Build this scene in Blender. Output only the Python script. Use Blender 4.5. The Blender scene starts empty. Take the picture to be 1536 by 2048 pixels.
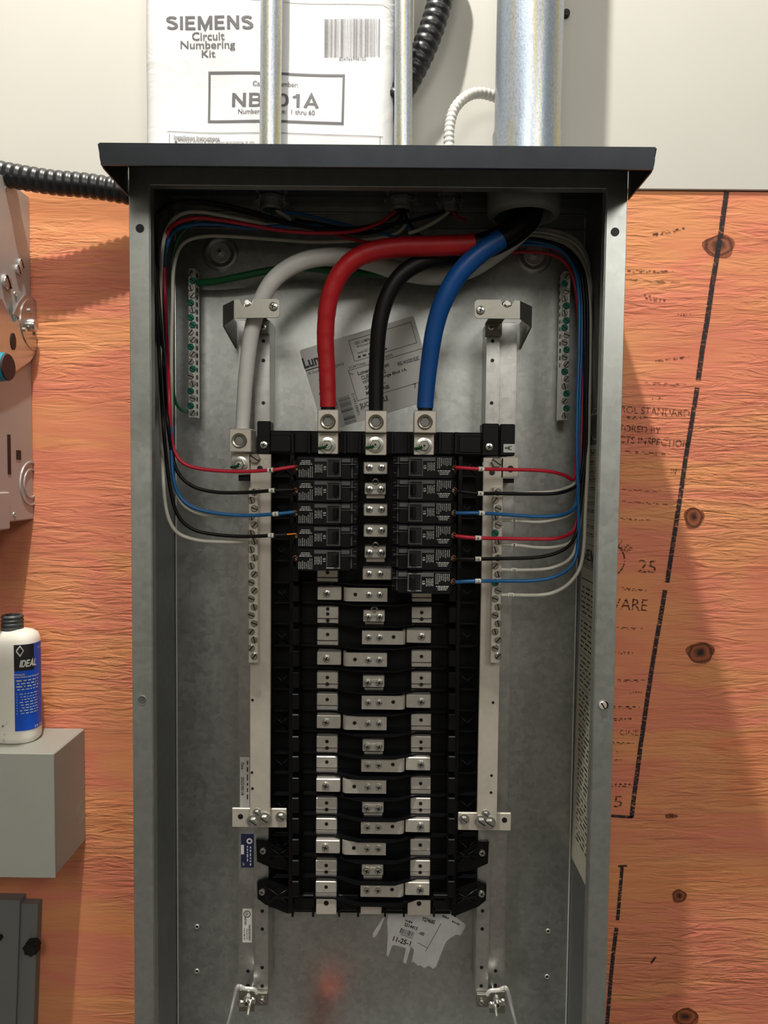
import bpy, bmesh, math, random
from mathutils import Vector, Matrix
random.seed(7)
C = bpy.context.scene.collection
# ------------------------------------------------------------------ camera
F, CX, CY = 1420.0, 768.0, 1024.0                 # pixels, frame 1536 x 2048
PITCH, YAW, ROLL = 0.04934, 0.00541, 0.01045
EYE = Vector((0.01386, -0.74096, 0.0))            # z = 0 is eye level, y = 0 the front plane of the open panel
_cy, _sy, _cp, _sp, _cr, _sr = (math.cos(YAW), math.sin(YAW), math.cos(PITCH), math.sin(PITCH), math.cos(ROLL), math.sin(ROLL))
FWD = Vector((-_sy*_cp, _cy*_cp, -_sp))
_r = Vector((_cy, _sy, 0)); _u = _r.cross(FWD)
RIGHT = _r*_cr + _u*_sr
UP = -_r*_sr + _u*_cr
cam = bpy.data.cameras.new('camera'); cam.sensor_fit = 'HORIZONTAL'; cam.sensor_width = 36.0
cam.lens = F/1536*36.0; cam.clip_start = 0.01
co = bpy.data.objects.new('camera', cam); C.objects.link(co)
m3 = Matrix((RIGHT, UP, -FWD)).transposed()
co.matrix_world = Matrix.Translation(EYE) @ m3.to_4x4()
sc = bpy.context.scene
sc.camera = co
sc.view_settings.view_transform = 'Standard'
sc.view_settings.look = 'None'
sc.view_settings.gamma = 1.0
sc.view_settings.use_curve_mapping = False
sc.view_settings.exposure = 0.0
# ------------------------------------------------------------------ light
w = bpy.data.worlds.new('world'); sc.world = w; w.use_nodes = True
w.node_tree.nodes['Background'].inputs[0].default_value = (1.0, 0.97, 0.92, 1)
w.node_tree.nodes['Background'].inputs[1].default_value = 0.05
def lamp(name, kind, loc, energy, col, size=0.1, target=None, size_y=None):
    l = bpy.data.lights.new(name, kind); l.energy = energy; l.color = col
    if kind == 'AREA':
        l.shape = 'RECTANGLE'; l.size = size; l.size_y = size_y or size
    else:
        l.shadow_soft_size = size
    o = bpy.data.objects.new(name, l); C.objects.link(o); o.location = loc
    if target is not None:
        o.rotation_euler = (Vector(target)-Vector(loc)).to_track_quat('-Z', 'Y').to_euler()
    return o
lamp('ceiling_lamp', 'POINT', (-0.195, -0.448, 1.66), 160, (1.0, 0.96, 0.89), 0.022)
lamp('room_lamp', 'AREA', (-0.2, -2.2, 1.15), 12, (1.0, 0.97, 0.92), 0.7, (0.0, 0.1, 0.1))
lamp('second_room_lamp', 'AREA', (1.2, -2.3, 1.15), 15, (1.0, 0.97, 0.92), 0.7, (0.1, 0.1, 0.1))
# ------------------------------------------------------------------ pixel -> world on a real plane
def ray(px, py):
    return FWD + RIGHT*((px-CX)/F) - UP*((py-CY)/F)
def un(px, py, Y):
    d = ray(px, py); return EYE + d*((Y-EYE.y)/d.y)
def unx(px, py, X):
    d = ray(px, py); return EYE + d*((X-EYE.x)/d.x)
def K(Y):                                          # metres per pixel at depth Y
    return (Y-EYE.y)/F
# ------------------------------------------------------------------ materials
MATS = {}
def lin(r, g, b):
    return tuple((c/255/12.92 if c/255 <= 0.04045 else ((c/255+0.055)/1.055)**2.4) for c in (r, g, b)) + (1,)
class Nodes:
    def __init__(s, name):
        s.m = bpy.data.materials.new(name); s.m.use_nodes = True
        s.t = s.m.node_tree; s.n = s.t.nodes; s.b = s.n['Principled BSDF']; s.out = s.n['Material Output']
        s.tc = s.n.new('ShaderNodeTexCoord')
    def link(s, a, b): s.t.links.new(a, b)
    def add(s, typ, **kw):
        n = s.n.new(typ)
        for k, v in kw.items(): setattr(n, k, v)
        return n
    def val(s, sock, v):
        if isinstance(v, bpy.types.NodeSocket): s.link(v, sock)
        else: sock.default_value = v
    def math(s, op, a, b=0.0, c=0.0):
        n = s.add('ShaderNodeMath', operation=op)
        for i, v in enumerate((a, b, c)): s.val(n.inputs[i], v)
        return n.outputs[0]
    def mapping(s, scale=(1, 1, 1), loc=(0, 0, 0), src=None):
        n = s.add('ShaderNodeMapping'); s.link(src or s.tc.outputs['Object'], n.inputs[0])
        n.inputs['Scale'].default_value = scale; n.inputs['Location'].default_value = loc
        return n.outputs[0]
    def noise(s, vec, scale, detail=3, rough=0.55, dist=0.0):
        n = s.add('ShaderNodeTexNoise'); s.link(vec, n.inputs['Vector'])
        n.inputs['Scale'].default_value = scale; n.inputs['Detail'].default_value = detail
        n.inputs['Roughness'].default_value = rough; n.inputs['Distortion'].default_value = dist
        return n.outputs['Fac']
    def voronoi(s, vec, scale):
        n = s.add('ShaderNodeTexVoronoi'); s.link(vec, n.inputs['Vector']); n.inputs['Scale'].default_value = scale
        return n
    def ramp(s, fac, stops):
        n = s.add('ShaderNodeValToRGB'); s.link(fac, n.inputs[0])
        el = n.color_ramp.elements
        while len(el) < len(stops): el.new(0.5)
        for e, (p, c) in zip(el, stops): e.position = p; e.color = c
        return n.outputs[0]
    def mix(s, fac, a, b, mode='MIX'):
        n = s.add('ShaderNodeMix', data_type='RGBA', blend_type=mode)
        s.val(n.inputs[0], fac); s.val(n.inputs[6], a); s.val(n.inputs[7], b)
        return n.outputs[2]
    def bump(s, h, strength, dist=0.001):
        n = s.add('ShaderNodeBump'); s.link(h, n.inputs['Height'])
        n.inputs['Strength'].default_value = strength; n.inputs['Distance'].default_value = dist
        s.link(n.outputs[0], s.b.inputs['Normal'])
    def set(s, color=None, metal=None, rough=None, **kw):
        if color is not None: s.val(s.b.inputs['Base Color'], color)
        if metal is not None: s.val(s.b.inputs['Metallic'], metal)
        if rough is not None: s.val(s.b.inputs['Roughness'], rough)
        for k, v in kw.items(): s.val(s.b.inputs[k], v)
        return s.m
def plain(name, rgb, metal=0.0, rough=0.5, var=0.08, scale=60.0, bump=0.0, **kw):
    N = Nodes(name); c = lin(*rgb)
    v = N.noise(N.mapping(), scale, 4)
    dark = tuple(x*(1-var) for x in c[:3]) + (1,); lite = tuple(min(1, x*(1+var)) for x in c[:3]) + (1,)
    col = N.ramp(v, [(0.3, dark), (0.7, lite)])
    if bump: N.bump(v, bump, 0.0006)
    N.set(col, metal, rough, **kw)
    MATS[name] = N.m; return N.m
def galvanised(name, rgb, metal, rough, var=0.15):
    N = Nodes(name); c = lin(*rgb)
    vec = N.mapping((1, 1, 1))
    sp = N.voronoi(vec, 170.0)
    bw = N.math('MULTIPLY', N.add('ShaderNodeSeparateColor').outputs[0], 1.0)
    N.link(sp.outputs['Color'], bw.node.inputs[0]) if False else None
    s2 = N.add('ShaderNodeSeparateColor'); N.link(sp.outputs['Color'], s2.inputs[0])
    cloud = N.noise(vec, 14.0, 5, 0.6, 0.4)
    f = N.math('ADD', N.math('MULTIPLY', s2.outputs[0], 0.35), N.math('MULTIPLY', cloud, 0.75))
    lo = tuple(x*(1-var) for x in c[:3]) + (1,); hi = tuple(min(1, x*(1+var)) for x in c[:3]) + (1,)
    N.set(N.ramp(f, [(0.25, lo), (0.8, hi)]), metal, N.math('ADD', N.math('MULTIPLY', f, 0.12), rough-0.06))
    N.bump(cloud, 0.15, 0.001)
    MATS[name] = N.m; return N.m
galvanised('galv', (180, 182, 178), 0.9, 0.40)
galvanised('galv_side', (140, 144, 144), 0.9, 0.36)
galvanised('rail_steel', (190, 190, 186), 0.9, 0.36, 0.12)
galvanised('bracket_steel', (146, 144, 134), 0.85, 0.4, 0.08)
galvanised('frame_grey', (176, 179, 174), 0.85, 0.40, 0.08)
plain('hood_grey', (76, 80, 86), 0.7, 0.34, 0.12, 30)  # darker than the box steel: the hood's shade is put into the colour
plain('tin', (208, 201, 188), 0.45, 0.34, 0.06, 90)
plain('tin_bright', (222, 220, 214), 0.45, 0.28, 0.05, 120)
plain('nickel', (176, 170, 158), 0.9, 0.3, 0.06, 120)
plain('bus_silver', (202, 197, 187), 0.55, 0.33, 0.08, 140)
plain('screw_steel', (214, 214, 208), 0.95, 0.22, 0.06, 200)
plain('screw_green', (30, 120, 100), 0.6, 0.3, 0.1, 200)
plain('green_paint', (20, 80, 42), 0.0, 0.5, 0.1, 200)
plain('dark_slot', (14, 15, 15), 0.2, 0.5)
plain('black_plastic', (13, 13, 14), 0.0, 0.42, 0.12, 80, **{'Specular IOR Level': 0.2})
plain('black_ribs', (12, 12, 14), 0.0, 0.3, 0.1, 80, **{'Specular IOR Level': 0.3})
plain('breaker_black', (19, 19, 21), 0.0, 0.3, 0.1, 80, **{'Specular IOR Level': 0.25})
plain('breaker_label', (17, 17, 18), 0.0, 0.55, 0.05, 80, **{'Specular IOR Level': 0.15})
plain('smoke_plastic', (88, 88, 88), 0.0, 0.25, 0.08, 80)
plain('print_white', (196, 194, 188), 0.0, 0.6, 0.03)
plain('print_dark', (38, 38, 40), 0.0, 0.6, 0.03)
plain('print_grey', (92, 90, 92), 0.0, 0.6, 0.03)
plain('copper', (190, 104, 48), 0.9, 0.3, 0.1, 200)
plain('ins_red', (196, 28, 54), 0.0, 0.38, 0.06)
plain('ins_black', (18, 17, 16), 0.0, 0.42, 0.08, **{'Specular IOR Level': 0.25})
plain('ins_blue', (24, 96, 152), 0.0, 0.38, 0.06)
plain('ins_white', (202, 198, 184), 0.0, 0.42, 0.05)
plain('ins_green', (32, 106, 60), 0.0, 0.4, 0.06)
plain('cable_white', (222, 221, 216), 0.0, 0.42, 0.05, 40)
plain('cable_red', (188, 24, 32), 0.0, 0.45, 0.1, 40)
plain('cable_black', (14, 14, 15), 0.0, 0.45, 0.08, 40, **{'Specular IOR Level': 0.3})
plain('cable_blue', (8, 78, 150), 0.0, 0.4, 0.06, 40)
plain('marker_white', (228, 224, 212), 0.0, 0.5, 0.03)
plain('label_grey', (188, 187, 182), 0.0, 0.5, 0.03, 20)
plain('label_white', (208, 206, 198), 0.0, 0.5, 0.03, 20)
plain('label_torn', (196, 196, 194), 0.0, 0.7, 0.08, 60)
plain('label_navy', (26, 32, 62), 0.0, 0.45, 0.05)
plain('label_beige', (186, 182, 164), 0.0, 0.5, 0.04, 20)
plain('label_dark', (70, 64, 54), 0.0, 0.5, 0.05, 20)
plain('flex_black', (26, 27, 29), 0.0, 0.34, 0.1, 80)
plain('flex_white', (205, 203, 195), 0.15, 0.42, 0.06, 80)
plain('bushing_grey', (128, 128, 122), 0.1, 0.5, 0.06, 60)
plain('cast_zinc', (160, 162, 162), 0.8, 0.38, 0.12, 80)
plain('disconnect_grey', (168, 164, 160), 0.15, 0.36, 0.03, 20)
plain('plated_steel', (190, 186, 182), 0.85, 0.24, 0.04, 40)
plain('teal_plastic', (0, 128, 146), 0.0, 0.35, 0.04)
plain('knob_dark', (58, 34, 34), 0.0, 0.5, 0.06)
plain('box_grey', (150, 151, 142), 0.05, 0.42, 0.02, 20)
plain('low_grey', (112, 114, 112), 0.05, 0.45, 0.04, 20)
plain('rubber_black', (12, 12, 13), 0.0, 0.6, 0.1, 60)
plain('bottle_blue', (14, 78, 190), 0.0, 0.4, 0.03)
plain('bottle_neck', (62, 64, 66), 0.0, 0.5, 0.5, 160, 0.3)
plain('wall_paint', (190, 188, 180), 0.0, 0.6, 0.015, 8, 0.02)
plain('room_paint', (128, 126, 120), 0.0, 0.7, 0.03, 4)
plain('concrete', (96, 94, 90), 0.0, 0.8, 0.2, 6)
plain('added_orange', (250, 84, 40), 0.0, 0.5, 0.05)
def bottle_mat():
    N = Nodes('bottle_white'); v = N.noise(N.mapping((1, 1, 1)), 46, 6, 0.7)
    N.set(N.ramp(v, [(0.0, lin(40, 38, 36)), (0.36, lin(110, 106, 98)), (0.40, lin(226, 222, 210)), (1.0, lin(232, 228, 216))]), 0.0, 0.38)
    MATS['bottle_white'] = N.m
bottle_mat()
def paper_mat():
    N = Nodes('paper_white')
    big = N.noise(N.mapping((1, 1, 1)), 16, 4, 0.6, 0.6)
    N.set(lin(214, 214, 214), 0.0, 0.45); N.bump(big, 0.35, 0.006)
    MATS['paper_white'] = N.m
paper_mat()
def zinc_mat():
    N = Nodes('zinc_conduit')                     # yellow and bluish reflections painted into the zinc as lengthwise streaks
    st = N.noise(N.mapping((34, 34, 0.8)), 1.5, 2, 0.5)
    gr = N.noise(N.mapping((1, 1, 0.6)), 520, 3, 0.7)
    c = N.ramp(st, [(0.36, lin(176, 190, 206)), (0.53, lin(196, 202, 208)), (0.58, lin(206, 194, 138)), (0.63, lin(190, 196, 206))])
    c = N.mix(N.ramp(gr, [(0.42, (0, 0, 0, 1)), (0.66, (0.42, 0.42, 0.42, 1))]), c, lin(122, 130, 142))
    N.set(c, 0.8, 0.36); N.bump(gr, 0.25, 0.0006)
    MATS['zinc_conduit'] = N.m
zinc_mat()
def ink_mat(name, rgb, keep, scale, alpha=1.0):
    N = Nodes(name)
    v = N.noise(N.mapping((0.35, 1, 1.6)), scale, 4, 0.65)
    a = N.math('GREATER_THAN', v, keep)
    N.set(lin(*rgb), 0.0, 0.8, Alpha=N.math('MULTIPLY', a, alpha))
    MATS[name] = N.m
ink_mat('marker_ink', (34, 30, 34), 0.42, 420, 0.9)
ink_mat('stamp_ink', (66, 30, 18), 0.47, 460, 0.85)
KNOTS = [(1438, 492, 31, 22), (1387, 1035, 20, 21), (1401, 1305, 28, 22), (1342, 1632, 13, 5), (1358, 1792, 15, 14), (1372, 2034, 27, 19)]
CRACKS = [(990, 1225, 1600, 2.2), (1202, 1270, 1600, 2.6), (1578, 1270, 1600, 2.0), (1853, 1200, 1600, 2.4), (1884, -100, 290, 3.0), (1905, 40, 290, 3.0)]
PLY_Y = 0.152
def plywood_mat():
    N = Nodes('plywood')
    obj = N.tc.outputs['Object']
    sx = N.add('ShaderNodeSeparateXYZ'); N.link(obj, sx.inputs[0])
    X, Z = sx.outputs[0], sx.outputs[2]
    Zw, Xw = Z, X
    for (kx, ky, rx, ry) in KNOTS:                # the grain bends round each knot
        p = un(kx, ky, PLY_Y); r = rx*K(PLY_Y)
        dx = N.math('SUBTRACT', X, p.x); dz = N.math('SUBTRACT', Z, p.z)
        d2 = N.math('ADD', N.math('POWER', N.math('DIVIDE', dx, r*3.2), 2), N.math('POWER', N.math('DIVIDE', dz, r*1.7), 2))
        g = N.math('POWER', 2.718, N.math('MULTIPLY', d2, -1.0))
        Zw = N.math('SUBTRACT', Zw, N.math('MULTIPLY', N.math('MULTIPLY', g, dz), 0.75))
    Zw = N.math('ADD', Zw, N.math('MULTIPLY', N.math('SUBTRACT', N.noise(N.mapping((16, 1, 30)), 1.0, 3, 0.6), 0.5), 0.006))
    wv = N.add('ShaderNodeCombineXYZ'); N.link(Xw, wv.inputs[0]); N.link(Zw, wv.inputs[2])
    V = wv.outputs[0]
    tone = N.noise(N.mapping((3.2, 1, 11), src=V), 1.0, 4, 0.5, 0.8)
    band = N.noise(N.mapping((2.0, 1, 60), src=V), 1.0, 5, 0.6, 0.4)
    c = N.ramp(tone, [(0.28, lin(212, 128, 90)), (0.42, lin(216, 146, 98)), (0.55, lin(212, 126, 100)), (0.72, lin(217, 149, 100))])
    fine = N.noise(N.mapping((9, 1, 330), src=V), 1.0, 4, 0.6, 0.5)
    c = N.mix(N.ramp(band, [(0.46, (0, 0, 0, 1)), (0.8, (0.30, 0.30, 0.30, 1))]), c, lin(198, 106, 64))
    c = N.mix(N.ramp(fine, [(0.60, (0, 0, 0, 1)), (0.78, (0.30, 0.30, 0.30, 1))]), c, lin(170, 80, 44))
    crk = None
    wob = N.math('MULTIPLY', N.math('SUBTRACT', N.noise(N.mapping((5, 1, 1)), 3.0, 3), 0.5), 0.012)
    for (cy, x0, x1, wpx) in CRACKS:
        p0 = un(x0, cy, PLY_Y); p1 = un(x1, cy, PLY_Y); zc = un((x0+x1)/2, cy, PLY_Y).z
        ad = N.math('ABSOLUTE', N.math('SUBTRACT', N.math('ADD', Z, wob), zc))
        a = N.math('MULTIPLY', N.math('LESS_THAN', ad, wpx*0.5*K(PLY_Y)), N.math('MULTIPLY', N.math('GREATER_THAN', X, p0.x), N.math('LESS_THAN', X, p1.x)))
        crk = a if crk is None else N.math('MAXIMUM', crk, a)
    c = N.mix(crk, c, lin(74, 28, 12))
    hm = N.noise(N.mapping((15, 1, 125), src=V), 1.0, 4, 0.58, 1.1)
    area = N.noise(N.mapping((3.0, 1, 4.5)), 1.0, 2, 0.5)     # some patches sanded smooth, others rough
    amt = N.ramp(area, [(0.42, (0.08, 0.08, 0.08, 1)), (0.62, (1, 1, 1, 1))])
    h = N.math('SUBTRACT', N.math('MULTIPLY', hm, amt), N.math('MULTIPLY', crk, 0.8))
    N.set(c, 0.0, 0.62, **{'Specular IOR Level': 0.25}); N.bump(h, 0.9, 0.006)
    MATS['plywood'] = N.m
plywood_mat()
def knot_mat():
    N = Nodes('knot_wood')
    g = N.add('ShaderNodeTexCoord').outputs['Generated']
    mp = N.add('ShaderNodeMapping'); N.link(g, mp.inputs[0]); mp.inputs['Location'].default_value = (-0.5, 0, -0.5)
    mp.inputs['Scale'].default_value = (1, 0, 1)
    ln = N.add('ShaderNodeVectorMath', operation='LENGTH'); N.link(mp.outputs[0], ln.inputs[0])
    nz = N.noise(N.mapping(), 90, 4, 0.6)
    d = N.math('ADD', N.math('MULTIPLY', ln.outputs['Value'], 2.0), N.math('MULTIPLY', N.math('SUBTRACT', nz, 0.5), 0.7))
    N.set(N.ramp(d, [(0.12, lin(30, 14, 8)), (0.32, lin(96, 48, 24)), (0.62, lin(150, 82, 48)), (0.80, lin(60, 26, 12)), (0.92, lin(140, 70, 36))]), 0.0, 0.6)
    N.bump(d, 0.5, 0.001)
    MATS['knot_wood'] = N.m
knot_mat()
# ------------------------------------------------------------------ mesh helpers
ORG = {}
def link(o, parent, origin):
    C.objects.link(o)
    if parent is not None:
        o.parent = parent
    ORG[o.name] = origin
def tag(o, label=None, cat=None, group=None, kind=None):
    if label: o['label'] = label
    if cat: o['category'] = cat
    if group: o['group'] = group
    if kind: o['kind'] = kind
    return o
def thing(name, label, cat, loc, group=None):
    o = bpy.data.objects.new(name, None); o.empty_display_size = 0.02
    C.objects.link(o); o.location = loc; ORG[o.name] = Vector(loc)
    return tag(o, label, cat, group)
def obj(name, bm, mats, parent=None, smooth=False, angle=40, label=None):
    """bm holds world coordinates; the object hangs on its thing's origin"""
    bm.normal_update()
    if parent is None:
        vs = [v.co for v in bm.verts]
        lo = Vector((min(v[i] for v in vs) for i in range(3))); hi = Vector((max(v[i] for v in vs) for i in range(3)))
        org = (lo+hi)/2; org.z = lo.z
    else:
        org = ORG[parent.name]
    bmesh.ops.translate(bm, verts=bm.verts, vec=-org)
    me = bpy.data.meshes.new(name)
    if smooth:
        for f in bm.faces: f.smooth = True
        for e in bm.edges:
            if len(e.link_faces) == 2 and e.calc_face_angle(0) > math.radians(angle): e.smooth = False
    bm.to_mesh(me); bm.free()
    for mm in (mats if isinstance(mats, (list, tuple)) else [mats]): me.materials.append(MATS[mm])
    o = bpy.data.objects.new(name, me)
    link(o, parent, org)
    if parent is None: o.location = org
    if label: o['label'] = label
    return o
def inst(name, me, loc, parent, rot=(0, 0, 0), scale=1.0, label=None):
    o = bpy.data.objects.new(name, me)
    org = ORG[parent.name]
    link(o, parent, org)
    o.location = Vector(loc)-org; o.rotation_euler = rot; o.scale = (scale, scale, scale)
    if label: o['label'] = label
    return o
def B(): return bmesh.new()
def box(bm, a, b, bevel=0.0, mi=0, seg=1):
    a = Vector(a); b = Vector(b)
    lo = Vector((min(a.x, b.x), min(a.y, b.y), min(a.z, b.z))); hi = Vector((max(a.x, b.x), max(a.y, b.y), max(a.z, b.z)))
    r = bmesh.ops.create_cube(bm, size=1.0, matrix=Matrix.Translation((lo+hi)/2) @ Matrix.Diagonal((*(hi-lo), 1)))
    vs = r['verts']
    fs = set(f for v in vs for f in v.link_faces)
    if bevel:
        es = set(e for v in vs for e in v.link_edges)
        q = bmesh.ops.bevel(bm, geom=list(es), offset=min(bevel, 0.45*min(hi-lo)), segments=seg, profile=0.5, affect='EDGES')
        fs = set(q['faces']) | set(f for f in fs if f.is_valid)
    for f in fs: f.material_index = mi
def pbox(bm, x0, y0, x1, y1, Yf, Yb, bevel=0.0, mi=0):
    """axis-aligned block whose front face, at depth Yf, spans those pixels of the photograph"""
    xm, ym = (x0+x1)/2, (y0+y1)/2
    box(bm, (un(x0, ym, Yf).x, Yf, un(xm, y0, Yf).z), (un(x1, ym, Yf).x, Yb, un(xm, y1, Yf).z), bevel, mi)
def cyl(bm, p, q, r, n=20, r2=None, mi=0, caps=True):
    p = Vector(p); q = Vector(q); d = q-p
    M = Matrix.Translation((p+q)/2) @ d.to_track_quat('Z', 'Y').to_matrix().to_4x4()
    res = bmesh.ops.create_cone(bm, cap_ends=caps, segments=n, radius1=r, radius2=r if r2 is None else r2, depth=d.length, matrix=M)
    for f in set(f for v in res['verts'] for f in v.link_faces): f.material_index = mi
def ycyl(bm, c, r, Y0, Y1, n=20, mi=0, r2=None):
    cyl(bm, (c[0], Y1, c[2]), (c[0], Y0, c[2]), r, n, r2, mi)
def lathe(bm, c, prof, n=32, axis='Y', mi=0):
    """prof = [(radius, position along axis)]"""
    rings = []
    for r, t in prof:
        ring = []
        for i in range(n):
            a = 2*math.pi*i/n; u, v = r*math.cos(a), r*math.sin(a)
            if axis == 'Y': co = (c[0]+u, t, c[2]+v)
            elif axis == 'X': co = (t, c[1]+u, c[2]+v)
            else: co = (c[0]+u, c[1]+v, t)
            ring.append(bm.verts.new(co))
        rings.append(ring)
    for A, D in zip(rings, rings[1:]):
        for i in range(n):
            f = bm.faces.new((A[i], A[(i+1) % n], D[(i+1) % n], D[i])); f.material_index = mi
    return rings
def prism(bm, pts, d, mi=0):
    """pts: polygon of world points, extruded by vector d"""
    d = Vector(d)
    a = [bm.verts.new(Vector(p)) for p in pts]; b = [bm.verts.new(Vector(p)+d) for p in pts]
    n = len(a); fs = [bm.faces.new(a), bm.faces.new(list(reversed(b)))]
    for i in range(n): fs.append(bm.faces.new((a[i], b[i], b[(i+1) % n], a[(i+1) % n])))
    for f in fs: f.material_index = mi
    bmesh.ops.recalc_face_normals(bm, faces=fs)
def spline(pts, per=8):
    P = [Vector(p) for p in pts]
    P = [P[0]*2-P[1]] + P + [P[-1]*2-P[-2]]
    out = []
    for i in range(1, len(P)-2):
        p0, p1, p2, p3 = P[i-1:i+3]
        for k in range(per):
            t = k/per
            out.append(0.5*((2*p1)+(p2-p0)*t+(2*p0-5*p1+4*p2-p3)*t*t+(3*p1-p0-3*p2+p3)*t**3))
    out.append(P[-2]); return out
def resample(path, step):
    out = [path[0]]; acc = 0.0
    for a, b in zip(path, path[1:]):
        L = (b-a).length
        if L < 1e-9: continue
        t = step-acc
        while t <= L:
            out.append(a+(b-a)*(t/L)); t += step
        acc = L-(t-step)
    return out
def tube(bm, path, r, n=10, mi=0):
    rf = r if callable(r) else (lambda t: r)
    m = len(path); up = None; rings = []
    for i, p in enumerate(path):
        d = (path[min(i+1, m-1)]-path[max(i-1, 0)]).normalized()
        if up is None:
            up = d.orthogonal().normalized()
        up = (up-d*up.dot(d)).normalized(); s = d.cross(up)
        rr = rf(i/(m-1))
        rings.append([bm.verts.new(p+(up*math.cos(2*math.pi*k/n)+s*math.sin(2*math.pi*k/n))*rr) for k in range(n)])
    for A, D in zip(rings, rings[1:]):
        for k in range(n):
            f = bm.faces.new((A[k], A[(k+1) % n], D[(k+1) % n], D[k])); f.material_index = mi; f.smooth = True
    for ring, fl in ((rings[0], 1), (rings[-1], 0)):
        f = bm.faces.new(ring[::-1] if fl else ring); f.material_index = mi
# ------------------------------------------------------------------ print (flat lettering on surfaces)
_tc = {}
def _arc(cx, cy, rx, ry, a0, a1, n=10):
    return [(cx+rx*math.cos(math.radians(a0+(a1-a0)*i/n)), cy+ry*math.sin(math.radians(a0+(a1-a0)*i/n))) for i in range(n+1)]
STROKES = {                                        # a plain bold sans: (width, strokes)
    'S': (0.62, [_arc(0.31, 0.745, 0.24, 0.18, 25, 270)+_arc(0.31, 0.285, 0.25, 0.28-0.07, 90, -155)[1:]]), 'I': (0.16, [[(0.08, 0), (0.08, 1)]]),
    'E': (0.56, [[(0.08, 0), (0.08, 1)], [(0.0, 0.925), (0.54, 0.925)], [(0.0, 0.51), (0.50, 0.51)], [(0.0, 0.075), (0.56, 0.075)]]),
    'M': (0.80, [[(0.08, 0), (0.08, 1)], [(0.72, 0), (0.72, 1)], [(0.09, 0.97), (0.40, 0.06), (0.71, 0.97)]]), 'N': (0.66, [[(0.08, 0), (0.08, 1)], [(0.58, 0), (0.58, 1)], [(0.08, 0.96), (0.58, 0.04)]]),
    'B': (0.62, [[(0.08, 0), (0.08, 1)], [(0.0, 0.925), (0.32, 0.925)]+_arc(0.33, 0.72, 0.19, 0.205, 90, -90)+[(0.08, 0.515)], [(0.3, 0.515), (0.33, 0.515)]+_arc(0.34, 0.295, 0.21, 0.22, 90, -90)+[(0.0, 0.075)]]),
    '0': (0.56, [_arc(0.28, 0.5, 0.20, 0.425, 0, 360, 20)]), '1': (0.40, [[(0.28, 0), (0.28, 1)], [(0.04, 0.74), (0.20, 0.82), (0.28, 0.98)]]),
    'A': (0.70, [[(0.07, 0), (0.35, 0.97), (0.63, 0)], [(0.17, 0.29), (0.53, 0.29)]]), 'D': (0.64, [[(0.08, 0), (0.08, 1)], [(0.0, 0.925), (0.26, 0.925)]+_arc(0.27, 0.5, 0.29, 0.425, 90, -90, 14)+[(0.0, 0.075)]]),
    'L': (0.54, [[(0.08, 0), (0.08, 1)], [(0.0, 0.075), (0.54, 0.075)]])}
def stroked(t, wgt=0.15, gap=0.13, slant=0.0):
    vs = []; fs = []; x0 = 0.0
    for ch in t:
        wd, st = STROKES[ch]
        for k, ln in enumerate(st):
            P = [Vector(p) for p in ln]; o = len(vs)
            for i, p in enumerate(P):
                d = (P[min(i+1, len(P)-1)]-P[max(i-1, 0)]).normalized(); nn = Vector((-d.y, d.x))*wgt/2
                if 0 < i < len(P)-1:
                    d1 = (P[i]-P[i-1]).normalized(); c = max(0.35, d1.dot(d)); nn /= c
                for q in (p-nn, p+nn): vs.append(Vector((x0+q.x+slant*q.y, q.y)))
            fs += [(o+2*i, o+2*i+2, o+2*i+3, o+2*i+1) for i in range(len(P)-1)]
        x0 += wd+gap
    lo = Vector((min(v.x for v in vs), min(v.y for v in vs))); hi = Vector((max(v.x for v in vs), max(v.y for v in vs)))
    return vs, fs, lo, hi
def glyphs(s, bold):
    key = (s, bold)
    if key not in _tc:
        cu = bpy.data.curves.new('t', 'FONT'); cu.body = s; cu.resolution_u = 3; cu.offset = bold
        o = bpy.data.objects.new('t', cu); C.objects.link(o)
        dg = bpy.context.evaluated_depsgraph_get()
        me = bpy.data.meshes.new_from_object(o.evaluated_get(dg))
        vs = [v.co.copy() for v in me.vertices]; fs = [tuple(p.vertices) for p in me.polygons]
        bpy.data.objects.remove(o); bpy.data.curves.remove(cu); bpy.data.meshes.remove(me)
        lo = Vector((min(v.x for v in vs), min(v.y for v in vs))); hi = Vector((max(v.x for v in vs), max(v.y for v in vs)))
        _tc[key] = ([Vector((v.x, v.y)) for v in vs], fs, lo, hi)
    return _tc[key]
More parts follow.
